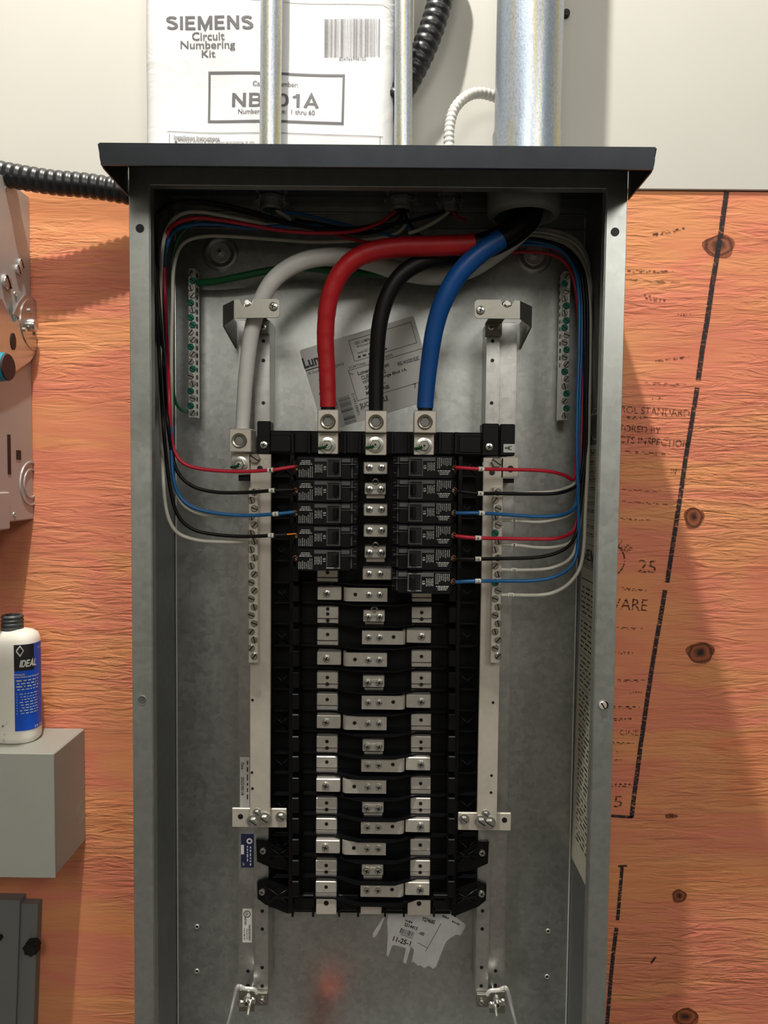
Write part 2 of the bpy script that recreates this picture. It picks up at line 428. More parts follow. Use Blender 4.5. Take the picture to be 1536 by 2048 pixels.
class Print:
    """2-D ink in the frame (O, u, v) of a surface"""
    def __init__(s, O, u, v, n, lift=0.0003):
        s.O, s.u, s.v, s.n = Vector(O), Vector(u).normalized(), Vector(v).normalized(), Vector(n).normalized()
        s.lift = lift; s.bm = B(); s.k = 1.0
    @staticmethod
    def face(Y, lift=0.0003):                      # a plane facing the room at depth Y, addressed in photo pixels
        p = Print(Vector((0, Y, 0)), (1, 0, 0), (0, 0, 1), (0, -1, 0), lift); p.k = K(Y); p.Y = Y; p.px = True
        return p
    px = False
    def P(s, a, b):
        if s.px:
            q = un(a, b, s.Y); return Vector((q.x, q.z))
        return Vector((a, b))
    def put(s, pts, faces, c, ang):
        ca, sa = math.cos(math.radians(ang)), math.sin(math.radians(ang))
        vs = []
        for q in pts:
            x, y = q.x*ca-q.y*sa+c.x, q.x*sa+q.y*ca+c.y
            vs.append(s.bm.verts.new(s.O+s.u*x+s.v*y+s.n*s.lift))
        for f in faces:
            try: s.bm.faces.new([vs[i] for i in f])
            except ValueError: pass
    def text(s, t, cx, cy, w, h, ang=0, bold=0.0):
        vs, fs, lo, hi = stroked(t, **bold) if isinstance(bold, dict) else glyphs(t, bold); c = (lo+hi)/2; kx = w*s.k/(hi.x-lo.x); ky = h*s.k/(hi.y-lo.y)
        s.put([Vector(((v.x-c.x)*kx, (v.y-c.y)*ky)) for v in vs], fs, s.P(cx, cy), ang)
    def rect(s, cx, cy, w, h, ang=0, n=1):
        w *= s.k; h *= s.k; pts = []; fs = []
        for i in range(n+1):
            x = -w/2+w*i/n; pts += [Vector((x, -h/2)), Vector((x, h/2))]
        for i in range(n): fs.append((2*i, 2*i+2, 2*i+3, 2*i+1))
        s.put(pts, fs, s.P(cx, cy), ang)
    def outline(s, cx, cy, w, h, t, ang=0, n=12):
        a = math.radians(ang); up = Vector((-math.sin(a), math.cos(a))); rt = Vector((math.cos(a), math.sin(a)))
        c = s.P(cx, cy); k = s.k; px, s.px = s.px, False; s.k = 1.0
        for sg in (-1, 1):
            q = c+up*(sg*h*k/2); s.rect(q.x, q.y, w*k+t*k, t*k, ang, n)
            q = c+rt*(sg*w*k/2); s.rect(q.x, q.y, h*k, t*k, ang+90, n)
        s.px, s.k = px, k
    def ring(s, cx, cy, r, t, a0=0, a1=360, n=24, sx=1.0):
        c = s.P(cx, cy); r *= s.k; t *= s.k; pts = []
        for i in range(n+1):
            a = math.radians(a0+(a1-a0)*i/n)
            for rr in (r-t/2, r+t/2): pts.append(Vector((rr*math.cos(a)*sx, rr*math.sin(a))))
        s.put(pts, [(2*i, 2*i+1, 2*i+3, 2*i+2) for i in range(n)], c, 0)
    def barcode(s, cx, cy, w, h, n, ang=0, seed=1):
        rnd = random.Random(seed); a = math.radians(ang); rt = Vector((math.cos(a), math.sin(a))); c = s.P(cx, cy)
        k = s.k; px, s.px = s.px, False; s.k = 1.0
        for i in range(n):
            q = c+rt*((i+0.5)/n-0.5)*w*k
            s.rect(q.x, q.y, w*k/n*rnd.choice((0.25, 0.35, 0.5, 0.7)), h*k, ang)
        s.px, s.k = px, k
    def scribble(s, cx, cy, w, h, ang=0, seed=1, fill=0.75):
        """a line of print too small to read: word-length strokes"""
        rnd = random.Random(seed); a = math.radians(ang); rt = Vector((math.cos(a), math.sin(a))); c = s.P(cx, cy)
        k = s.k; px, s.px = s.px, False; s.k = 1.0; x = -w*k/2
        while x < w*k/2-1e-6:
            L = min(w*k*rnd.uniform(0.06, 0.22), w*k/2-x); q = c+rt*(x+L/2)
            s.rect(q.x, q.y, L, h*k*rnd.uniform(0.7, 1.0), ang); x += L+w*k*0.05*(1.2-fill)*3
        s.px, s.k = px, k
    def ribbon(s, pts, width, ends=None):
        P = [s.P(*p) for p in pts]; out = []
        for i, p in enumerate(P):
            d = (P[min(i+1, len(P)-1)]-P[max(i-1, 0)]).normalized(); nn = Vector((-d.y, d.x))*width*s.k/2
            out += [p-nn, p+nn]
        s.put(out, [(2*i, 2*i+2, 2*i+3, 2*i+1) for i in range(len(P)-1)], Vector((0, 0)), 0)
    def build(s, name, mat, parent, label=None, warp=None):
        if warp:
            for v in s.bm.verts: v.co += warp(v.co)
        return obj(name, s.bm, mat, parent, label=label)
# ------------------------------------------------------------------ shared screw meshes (axis along y, head towards -y, base at y = 0)
def mesh_of(bm, name, mats, smooth=True):
    bm.normal_update()
    me = bpy.data.meshes.new(name)
    if smooth:
        for f in bm.faces: f.smooth = True
        for e in bm.edges:
            if len(e.link_faces) == 2 and e.calc_face_angle(0) > math.radians(35): e.smooth = False
    bm.to_mesh(me); bm.free()
    for mm in mats: me.materials.append(MATS[mm])
    return me
def pan_screw(r, mat='screw_steel', cross=True):
    bm = B()
    rings = lathe(bm, (0, 0, 0), [(r, 0.0), (r, -0.25*r), (r*0.88, -0.5*r), (r*0.55, -0.62*r)], 16)
    bm.faces.new(rings[-1])
    for a in ((0, 90) if cross else (35,)):
        M = Matrix.Rotation(math.radians(a+20), 4, 'Y')
        res = bmesh.ops.create_cube(bm, size=1, matrix=M @ Matrix.Translation((0, -0.56*r, 0)) @ Matrix.Diagonal((r*1.15 if cross else r*1.9, r*0.22, r*0.26, 1)))
        for f in set(f for v in res['verts'] for f in v.link_faces): f.material_index = 1
    return mesh_of(bm, 'pan_screw', [mat, 'dark_slot'])
def set_screw(r, mat='nickel', ang=30):
    bm = B()
    rings = lathe(bm, (0, 0, 0), [(r, 0.0), (r, -0.35*r), (r*0.86, -0.5*r)], 14)
    bm.faces.new(rings[-1])
    M = Matrix.Rotation(math.radians(ang), 4, 'Y')
    res = bmesh.ops.create_cube(bm, size=1, matrix=M @ Matrix.Translation((0, -0.42*r, 0)) @ Matrix.Diagonal((r*1.8, r*0.24, r*0.34, 1)))
    for f in set(f for v in res['verts'] for f in v.link_faces): f.material_index = 1
    return mesh_of(bm, 'set_screw', [mat, 'dark_slot'])
def hex_bolt(r, mat='screw_steel', washer=True, slot=False):
    bm = B()
    if washer:
        rg = lathe(bm, (0, 0, 0), [(r*1.5, 0), (r*1.5, -0.2*r), (r*1.1, -0.28*r)], 24); bm.faces.new(rg[-1])
    rings = lathe(bm, (0, 0, 0), [(r, -0.2*r), (r, -0.8*r), (r*0.85, -0.92*r)], 6); bm.faces.new(rings[-1])
    if slot:
        res = bmesh.ops.create_cube(bm, size=1, matrix=Matrix.Rotation(0.6, 4, 'Y') @ Matrix.Translation((0, -0.86*r, 0)) @ Matrix.Diagonal((r*1.9, r*0.2, r*0.22, 1)))
        for f in set(f for v in res['verts'] for f in v.link_faces): f.material_index = 1
    else:
        ycyl(bm, (0, 0, 0), r*0.42, -1.35*r, -0.85*r, 12)
        ycyl(bm, (0, 0, 0), r*0.22, -1.38*r, -1.3*r, 10, 1)
    return mesh_of(bm, 'hex_bolt', [mat, 'dark_slot'])
# ================================================================== SETTING
def struct(name, a, b, mat, label=None):
    bm = B(); box(bm, a, b); o = obj(name, bm, mat); o['kind'] = 'structure'
    if label: o['label'] = label
    return o
PLY_TOP = un(1400, 381, PLY_Y).z
struct('floor', (-2.2, -2.8, -1.5), (2.2, 0.2, -1.45), 'concrete')
struct('ceiling', (-2.2, -2.8, 2.0), (2.2, 0.2, 2.05), 'room_paint')
struct('wall_left', (-2.25, -2.8, -1.45), (-2.2, 0.2, 2.0), 'room_paint')
struct('wall_right', (2.2, -2.8, -1.45), (2.25, 0.2, 2.0), 'room_paint')
struct('wall_rear', (-2.2, -2.85, -1.45), (2.2, -2.8, 2.0), 'room_paint')
bm = B()
box(bm, (-2.2, 0.149, PLY_TOP), (2.2, 0.22, 2.0), 0.0008)
box(bm, (-2.2, 0.165, -1.45), (2.2, 0.22, PLY_TOP+0.001))
o = obj('wall_back', bm, 'wall_paint'); o['kind'] = 'structure'; o['label'] = 'white painted wall above the plywood'
# plywood backboard
ply = thing('plywood_board', 'orange plywood backboard with knots, saw marks and black stamped lettering', 'board', (0, PLY_Y, -1.2))
bm = B(); box(bm, (-1.1, PLY_Y, -1.2), (1.1, 0.1645, PLY_TOP-0.0012), 0.0005); obj('sheet', bm, 'plywood', ply)
for i, (kx, ky, rx, ry) in enumerate(KNOTS):
    p = un(kx, ky, PLY_Y); k = K(PLY_Y); rnd = random.Random(i); bm = B()
    ph = rnd.uniform(0, 6); n = 22
    pts = []
    for j in range(n):
        a = 2*math.pi*j/n; q = 1+0.08*math.sin(3*a+ph)+0.05*math.sin(5*a)
        pts.append((p.x+rx*k*q*math.cos(a), PLY_Y-0.0005, p.z+ry*k*q*math.sin(a)))
    prism(bm, pts, (0, 0.001, 0)); obj('knot', bm, 'knot_wood', ply)
pr = Print.face(PLY_Y, 0.0006)
pr.ribbon([(1453, 383), (1446, 430), (1441, 470), (1434, 510), (1424, 570), (1414, 640), (1404, 700), (1396, 760)], 10)
pr.ribbon([(1394, 775), (1382, 850), (1371, 915), (1362, 980), (1353, 1040), (1344, 1100), (1334, 1165)], 9)
pr.ribbon([(1330, 1180), (1320, 1240), (1311, 1290), (1303, 1340), (1294, 1400), (1287, 1450), (1281, 1490), (1275, 1540), (1268, 1590), (1263, 1635)], 9)
pr.ribbon([(1264, 1634), (1245, 1633), (1222, 1631)], 6)
pr.ribbon([(1236, 1732), (1254, 1731)], 4)
pr.ribbon([(1244, 1733), (1241, 1770), (1235, 1840)], 7)
pr.ribbon([(1233, 1855), (1227, 1900), (1221, 1960), (1213, 2060)], 8)
pr.ribbon([(1312, 1912), (1301, 1927)], 4)
pr.build('marker_line', 'marker_ink', ply, 'black dashed marker line running down the board')
for it in (('CONTROL STANDARD', 1283, 821, 190, 14, -2.5), ('MONITORED BY', 1256, 857, 130, 13, -3, 0.01), ('PRODUCTS INSPECTION', 1277, 881, 200, 14, -3.5, 0.01), ('25', 1294, 1133, 36, 26, -4),
           ('WARE', 1252, 1208, 86, 24, -3), ('5', 1236, 1603, 17, 24), ('CINE', 1258, 1465, 38, 11, -1)):
    pr = Print.face(PLY_Y, 0.0006); pr.text(*it); pr.build('stamp_lettering', 'stamp_ink', ply)
pr = Print.face(PLY_Y, 0.0006); pr.ring(1215, 1120, 34, 3, -60, 75); pr.text('LEEF', 1250, 1094, 26, 14, -35); pr.build('stamp_seal', 'stamp_ink', ply)
pr = Print.face(PLY_Y, 0.0006)
for i, (x, y, ww, h, a) in enumerate([(1275, 834, 44, 7, 0), (1300, 542, 90, 6, 0), (1308, 562, 110, 4, -3), (1310, 596, 46, 9, -15), (1368, 628, 26, 7, 0), (1340, 462, 70, 8, 12), (1345, 717, 70, 6, 8), (1330, 767, 90, 6, -3),
        (1315, 796, 22, 7, 0), (1290, 905, 80, 6, -4), (1350, 940, 18, 12, 0), (1290, 980, 90, 4, -1), (1290, 1005, 90, 4, -4), (1270, 1038, 60, 4, -3), (1268, 1178, 50, 6, -6), (1255, 1255, 60, 5, -3),
        (1248, 1304, 40, 7, -4), (1262, 1360, 56, 6, 0), (1272, 1384, 24, 6, 0), (1250, 1413, 60, 8, 0), (1245, 1437, 36, 8, 0), (1246, 1485, 44, 6, -2), (1238, 1503, 12, 6, 0), (1238, 1519, 14, 6, 0), (1240, 1568, 50, 10, 0)]):
    pr.scribble(x, y, ww, h*0.4, a, i, 0.5)
    pr.scribble(x-4, y+h*0.45, ww*0.7, h*0.3, a, i+50, 0.4)
o = pr.build('stamp_marks', 'stamp_ink', ply, 'worn illegible stamp marks'); o['kind'] = 'stuff'
# ================================================================== PANEL ENCLOSURE
D = 0.1455; HW = 0.254; ZT = un(756, 412, D).z; ZB = -0.86; HT = ZT+0.0045
enc = thing('panel_enclosure', 'open grey steel electrical panel enclosure with a drip hood on the plywood', 'electrical panel', (0, D, ZB))
t = 0.0015
bm = B(); box(bm, (-HW, D, ZB), (HW, D+t, ZT)); obj('back_panel', bm, 'galv', enc)
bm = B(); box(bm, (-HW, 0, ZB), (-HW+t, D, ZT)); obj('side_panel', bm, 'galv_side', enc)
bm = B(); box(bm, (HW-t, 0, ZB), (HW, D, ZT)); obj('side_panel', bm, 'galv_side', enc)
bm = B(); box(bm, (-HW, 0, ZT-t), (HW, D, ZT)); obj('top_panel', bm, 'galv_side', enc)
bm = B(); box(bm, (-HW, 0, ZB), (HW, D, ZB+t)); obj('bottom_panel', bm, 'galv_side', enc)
fw = (300-261)*K(0)                                 # folded front flange
bm = B(); box(bm, (-HW-0.0006, -0.0012, ZB), (-HW+fw, 0.0003, un(280, 333, 0).z), 0.0005); lf = obj('front_flange', bm, 'frame_grey', enc)
bm = B(); box(bm, (HW-fw, -0.0012, ZB), (HW+0.0006, 0.0003, un(1230, 336, 0).z), 0.0005); rf = obj('front_flange', bm, 'frame_grey', enc)
zr0 = un(756, 374, 0).z
bm = B(); box(bm, (-HW+fw+0.0003, -0.0008, zr0), (HW-fw-0.0003, 0.0003, ZT-0.002), 0.0004)
box(bm, (-HW+fw, 0.0003, zr0), (HW-fw, 0.010, zr0+0.0012)); obj('top_flange', bm, 'frame_grey', enc)
for fl in (lf, rf):                                 # inner return lip of each flange
    bm = B(); sx = -HW+fw if fl is lf else HW-fw
    box(bm, (sx-0.0006, 0.0003, ZB), (sx+0.0006, 0.012, zr0)); obj('return_lip', bm, 'frame_grey', enc)
for (x, y, par) in ((280, 457, lf), (1230, 464, rf), (284, 1400, lf), (1209, 1410, rf)):
    p = un(x, y, -0.0012); bm = B()
    if y < 1000: ycyl(bm, p, 0.0044, -0.0016, -0.001, 20); obj('flange_hole', bm, 'dark_slot', par)
    else:
        lathe(bm, p, [(0.0048, -0.0012), (0.0048, -0.0018), (0.0043, -0.0018), (0.0043, -0.0013)], 20)
        obj('flange_hole', bm, 'frame_grey', par)
        bm = B()
        if x < 700: ycyl(bm, p, 0.0042, -0.0015, -0.001, 20); obj('hole_face', bm, 'galv_side', par)
        else:
            ycyl(bm, p, 0.0042, -0.0015, -0.001, 20); obj('hole_face', bm, 'dark_slot', par)
            inst('flange_screw', set_screw(0.0042, 'tin', 60), (p.x-0.0022, -0.0016, p.z), par)
# drip hood: a sloping cap with a skirt on three sides
YH = -0.074; zf = un(756, 290, YH).z; zs = un(756, 331, YH).z; zk = un(260, 388, 0).z
bm = B()
a0, a1 = -HW-0.0012, HW+0.0012
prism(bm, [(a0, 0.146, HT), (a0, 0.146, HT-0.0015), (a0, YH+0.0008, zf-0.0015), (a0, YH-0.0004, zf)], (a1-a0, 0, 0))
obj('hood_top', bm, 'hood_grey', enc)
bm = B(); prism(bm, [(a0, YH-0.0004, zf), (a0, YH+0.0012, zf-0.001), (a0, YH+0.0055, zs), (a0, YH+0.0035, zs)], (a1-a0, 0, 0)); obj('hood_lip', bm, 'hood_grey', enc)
for sx in (a0, a1):
    bm = B(); s = -0.0014 if sx < 0 else 0.0014
    prof = [(0.0, zk-0.002), (-0.045, zk-0.0012)]; zmid = zf+(HT-zf)*0.336-0.0016
    for k in range(7):
        a = math.radians(15*k); prof.append((YH+0.0036+0.011-0.011*math.sin(a), zk+0.010-0.011*math.cos(a)))
    prof += [(YH+0.0002, zf-0.0008), (0.0, zmid), (0.0, zk-0.002)]
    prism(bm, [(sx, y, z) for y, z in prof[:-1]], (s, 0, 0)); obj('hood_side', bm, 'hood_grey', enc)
# folds at the top of the back panel, mounting dimples, studs
for y in (428, 459):
    bm = B(); z = un(756, y, D).z; box(bm, (-HW+0.003, D-0.004, z-0.0012), (HW-0.003, D, z+0.0012), 0.0008); obj('back_fold', bm, 'galv_side', enc)
SC_MOUNT = pan_screw(0.0042, 'tin')
for (x, y) in ((441, 506), (1068, 511)):
    p = un(x, y, D); bm = B(); rg = lathe(bm, p, [(0.0225, D), (0.0205, D-0.0022), (0.0165, D-0.0026), (0.0135, D-0.0006), (0.0130, D-0.0004)], 36); bm.faces.new(rg[-1])
    dm = obj('mounting_dimple', bm, 'galv', enc, True, 60)
    bm = B(); rg = lathe(bm, p, [(0.0125, D-0.0008), (0.0125, D-0.0020), (0.0118, D-0.0026), (0.0055, D-0.0018), (0.0050, D-0.0036)], 30); bm.faces.new(rg[-1]); obj('washer', bm, 'tin_bright', dm, True)
    inst('mounting_screw', SC_MOUNT, (p.x, D-0.0036, p.z), dm)
for (x, y) in ((394, 1853), (394, 1942), (1096, 1862), (1094, 1953)):
    p = un(x, y, D); bm = B(); lathe(bm, p, [(0.0030, D), (0.0027, D-0.001), (0.0018, D-0.001), (0.0017, D)], 16); ycyl(bm, p, 0.0018, D-0.0005, D, 14, 1)
    obj('stud_hole', bm, ['tin', 'dark_slot'], enc)
for sx in (-1, 1):                                  # painted highlight: added bright strip where the folded back corners catch light
    bm = B(); xx = sx*(HW-0.0028); tube(bm, [Vector((xx, D-0.0006, ZB+0.002)), Vector((xx, D-0.0006, ZT-0.012))], 0.0009, 8); obj('corner_glint', bm, 'tin_bright', enc, True)
# shipping label on the back panel
AL = 17.2
def lpx(cx, cy, u, v):                              # pixel reached by going u along and v up the tilted label
    a = math.radians(AL); return cx+u*math.cos(a)-v*math.sin(a)*1.0, cy-u*math.sin(a)-v*math.cos(a)
def tilted_sheet(x, y, ww, h, ang, Y, th, r=0.003):
    k = K(Y); p = un(x, y, Y); a = math.radians(ang); pts = []
    for qx, qy, st in ((1, 1, 0), (-1, 1, 90), (-1, -1, 180), (1, -1, 270)):
        for j in range(4):
            b = math.radians(st+30*j); u = qx*(ww*k/2-r)+r*math.cos(b); v = qy*(h*k/2-r)+r*math.sin(b)
            pts.append((p.x+u*math.cos(a)-v*math.sin(a), Y, p.z+u*math.sin(a)+v*math.cos(a)))
    bm = B(); prism(bm, pts, (0, th, 0)); return bm
LX, LY = 737, 748
sl = obj('shipping_label', tilted_sheet(LX, LY, 236, 168, AL, D-0.0006, 0.0005), 'label_grey', enc, label='tilted grey shipping label with printed address behind the big cables')
pr = Print.face(D-0.0006, 0.0002)
def lt(s, u, v, ww, h, b=0.0, da=0): pr.text(s, *lpx(LX, LY, u, v), ww, h, AL+da, b)
pr.outline(*lpx(LX, LY, 46, 53), 128, 42, 1.0, AL); pr.outline(*lpx(LX, LY, 40, -14), 152, 62, 1.0, AL); 
pr.rect(*lpx(LX, LY, 68, 76-8), 1, 1, AL)
lt('Lumen', -88, 58, 62, 22, 0.035); pr.rect(*lpx(LX, LY, -88, 43), 60, 2.2, AL)
lt('A Sonepar company', -78, 35, 74, 8)
lt('GDC LUMEN LTD', 13, 66, 42, 6, 0.02); lt('4910 Louis B Mayer', 16, 58, 44, 5.5, 0.02); lt('Laval QC H7P 0H1', 14, 46, 44, 5.5, 0.02); pr.scribble(*lpx(LX, LY, 20, 38), 60, 4.5, AL, 3)
lt('6 CARTON(S), 1 TRANSFO, 1 BOITE', 12, 22, 90, 6.5, 0.01)
lt('To:', -32, 10, 8, 5, 0.01); lt('Lumen - Moncton', 12, 7, 64, 8.5, 0.03); lt('REG WOODS ELEC', 84, 1, 44, 7.5, 0.03)
lt('CLIENT: 52352', 9, -4, 50, 8, 0.03); lt('1070 St George Blvd 1A', 30, -14, 90, 8, 0.03); lt('506-871-', 6, -25, 42, 8, 0.03); lt('Moncton NB', 8, -36, 48, 8, 0.03)
lt('SUCCURSALE', -6, -57, 58, 10, 0.03); lt('Pro', -32, -63, 8, 5); lt('7 of 1', 92, -50, 26, 10, 0.02)
pr.barcode(*lpx(LX, LY, -88, -14), 66, 22, 22, AL+90, 3); pr.barcode(*lpx(LX, LY, -62, -56), 56, 24, 20, AL+90, 4); pr.barcode(*lpx(LX, LY, -17, -74), 22, 13, 9, AL, 5)
pr.text('441388-00', *lpx(LX, LY, -104, -32), 52, 7, AL-90, 0.02); pr.text('0144138801', *lpx(LX, LY, -42, -50), 44, 6, AL-90)
pr.build('label_print', 'print_dark', sl)
# torn label at the bottom
Yt = D-0.0006; kt = K(Yt)
def poly_sheet(pts, Y, th): 
    bm = B(); prism(bm, [tuple(un(x, y, Y)) for x, y in pts], (0, th, 0)); return bm
torn = [(776, 1828), (900, 1826), (928, 1846), (932, 1852), (921, 1871), (912, 1869), (898, 1878), (892, 1884), (884, 1902), (872, 1934), (866, 1938), (858, 1931), (848, 1936), (840, 1930), (836, 1932), (826, 1922), (823, 1926),
        (828, 1900), (822, 1892), (812, 1928), (806, 1924), (812, 1896), (788, 1890), (784, 1892), (776, 1915), (773, 1908), (776, 1870), (774, 1845)]
tl = obj('torn_label', poly_sheet(torn, Yt, 0.0005), 'label_torn', enc, label='torn white shipping label with ragged lower edge')
bm = poly_sheet([(764, 1838), (770, 1833), (760, 1858), (752, 1872), (745, 1876), (746, 1866)], Yt, 0.0005); obj('label_scrap', bm, 'label_torn', enc)
pr = Print.face(Yt, 0.0002)
pr.text('Y274685', 857, 1841, 28, 9, -17, 0.03); pr.text('S314413', 822, 1853, 28, 8, -20, 0.03); pr.text('-00', 843, 1867, 12, 7, -14, 0.03)
pr.barcode(814, 1865, 30, 11, 11, -19, 9); pr.text('11-25-1', 804, 1882, 38, 11, -17, 0.03); pr.scribble(818, 1843, 16, 5, -20, 4); pr.scribble(891, 1834, 14, 5, -25, 5); pr.scribble(912, 1846, 18, 4, -25, 6)
pr.ribbon([(882, 1847), (851, 1903)], 1.0); pr.ribbon([(835, 1885), (855, 1896)], 1.0); pr.ribbon([(800, 1868), (826, 1877)], 1.0)
pr.build('label_print', 'print_dark', tl)
# directory label on the inside of the right wall
XS = HW-t-0.0004
pt = unx(1176, 836, XS); pb = unx(1152, 1730, XS)
yb = (pt.y+pb.y)/2
L_top, L_bot = unx(1178, 830, XS).z, unx(1152, 1732, XS).z
yb = 0.128; yf = 0.012
bm = B(); prism(bm, [(XS, 0.119, L_top), (XS, yf, L_top), (XS, yf, L_bot), (XS, 0.142, L_bot)], (0.0003, 0, 0))
dl = obj('directory_label', bm, 'label_beige', enc, label='long beige wiring diagram label on the inner right wall')
zh = un(1180, 890, 0.09).z
bm = B(); prism(bm, [(XS-0.0002, 0.115, L_top-0.002), (XS-0.0002, yf+0.004, L_top-0.002), (XS-0.0002, yf+0.004, zh), (XS-0.0002, 0.116, zh)], (0.0002, 0, 0)); obj('label_header', bm, 'label_dark', dl, label='dark brown header block with an oval seal')
pr = Print((XS-0.0004, yb, 0), (0, -1, 0), (0, 0, 1), (-1, 0, 0), 0.0001)
pr.ring(0.046, zh+0.024, 0.018, 0.0012, 0, 360, 28, 1.0); pr.build('seal_ring', 'print_white', dl)
pr = Print((XS-0.0002, yb, 0), (0, -1, 0), (0, 0, 1), (-1, 0, 0), 0.0001)
WD = yb-yf
def zy(py): return un(1170, py, 0.09).z
for i, y in enumerate((900, 906, 918, 924, 942, 948, 958, 975, 990, 1005, 1020, 1036, 1052, 1068, 1086)):
    if i % 3 != 2: pr.scribble(WD*0.52, zy(y), WD*0.74, 0.0012, 0, i)
    pr.rect(WD*0.53, zy(y+4), WD*0.86, 0.0005)
pr.text('SIEMENS', WD*0.05+0.046, zy(1113), 0.086, 0.0155, 0, dict(wgt=0.17))
pr.outline(WD*0.53, zy(1130), WD*0.86, 0.009, 0.0006); pr.text('ENCLOSURE SYSTEM', WD*0.5, zy(1130), WD*0.8, 0.0055)
pr.rect(WD*0.5, zy(1163), WD*0.92, 0.0012)
for i in range(52):
    y = 1180+i*10.2
    if i % 7 == 6: pr.rect(WD*0.5, zy(y), WD*0.9, 0.0006)
    else: pr.scribble(WD*(0.38 if i % 5 else 0.5), zy(y), WD*(0.66 if i % 5 else 0.84), 0.0022, 0, 100+i)
pr.build('label_print', 'print_dark', dl)
# ================================================================== PANEL INTERIOR (bus chassis)
pi = thing('bus_chassis', 'black plastic circuit breaker chassis with silver bus stabs, bolted inside the panel', 'bus assembly', un(750, 1350, 0.13))
# steel rails
for side in (0, 1):
    for (xt, xb, Yf, nm) in (((510, 539), (509, 534), 0.107, 'inner_rail'), ((479, 509), (478, 508.5), 0.120, 'outer_rail')) if side == 0 else (((974, 997), (954, 977), 0.107, 'inner_rail'), ((999, 1031), (979, 1010), 0.120, 'outer_rail')):
        zt, zb = un(500, 640, Yf).z, un(500, 1985, Yf).z
        x0 = (un(xt[0], 700, Yf).x+un(xb[0], 1900, Yf).x)/2; x1 = (un(xt[1], 700, Yf).x+un(xb[1], 1900, Yf).x)/2
        bm = B(); box(bm, (x0, Yf, zb), (x1, Yf+0.0016, zt), 0.0005)
        for xx in (x0, x1): box(bm, (xx-0.0007, Yf, zb), (xx+0.0007, D-0.001, zt))
        ra = obj(nm, bm, 'rail_steel', pi)
        holes = [682, 721, 806, 1720, 1822, 1858, 1935, 1972] if nm == 'inner_rail' else [1942, 1971]
        for hy in holes:
            q = un((xt[0]+xt[1])/2, hy, Yf); q.x = x0+(x1-x0)*(0.6 if side == 0 else 0.45)
            bm = B(); ycyl(bm, q, 0.0022, Yf-0.0003, Yf+0.0005, 14); obj('rail_hole', bm, 'dark_slot', ra)
        if side == 0 and nm == 'outer_rail': RAILA = ra
def small_label(x0, y0, x1, y1, Y, mat, name, label, par):
    bm = B(); pbox(bm, x0, y0, x1, y1, Y-0.0006, Y-0.0001); return obj(name, bm, mat, par, label=label)
lb = small_label(480, 1514, 499, 1616, 0.1185, 'label_white', 'date_label', 'white date label beside the rail', pi)
pr = Print.face(0.1179, 0.0002); pr.text('2025/05/18', 485, 1572, 38, 6, -90, 0.02); pr.text('Date', 485, 1532, 14, 6, -90, 0.02); pr.scribble(495, 1560, 80, 3, -90, 3); pr.build('label_print', 'print_dark', lb)
lb = small_label(482, 1668, 508, 1735, 0.120, 'label_navy', 'rating_label', 'navy blue rating label on the rail', pi)
pr = Print.face(0.1194, 0.0002); pr.ring(499, 1682, 4.5, 3); pr.scribble(501, 1712, 40, 3, -90, 3); pr.scribble(495, 1708, 34, 2.5, -90, 4); pr.rect(485, 1699, 6, 20); pr.text('LM', 487, 1728, 5, 4, -90); pr.build('label_print', 'print_white', lb)
lb = small_label(485, 1818, 504, 1885, 0.120, 'label_white', 'listing_label', 'white listing label with a round mark on the rail', pi)
pr = Print.face(0.1194, 0.0002); pr.ring(494, 1828, 6.5, 1.6); pr.text('UL', 494, 1828, 7, 6, -75, 0.03); pr.text('LISTED', 491, 1842, 17, 4, -90, 0.03); pr.text('PANELBOARD', 499, 1865, 33, 4, -90, 0.02); pr.scribble(494, 1868, 22, 2, -90, 3); pr.scribble(489, 1868, 26, 2, -90, 4); pr.build('label_print', 'print_dark', lb)
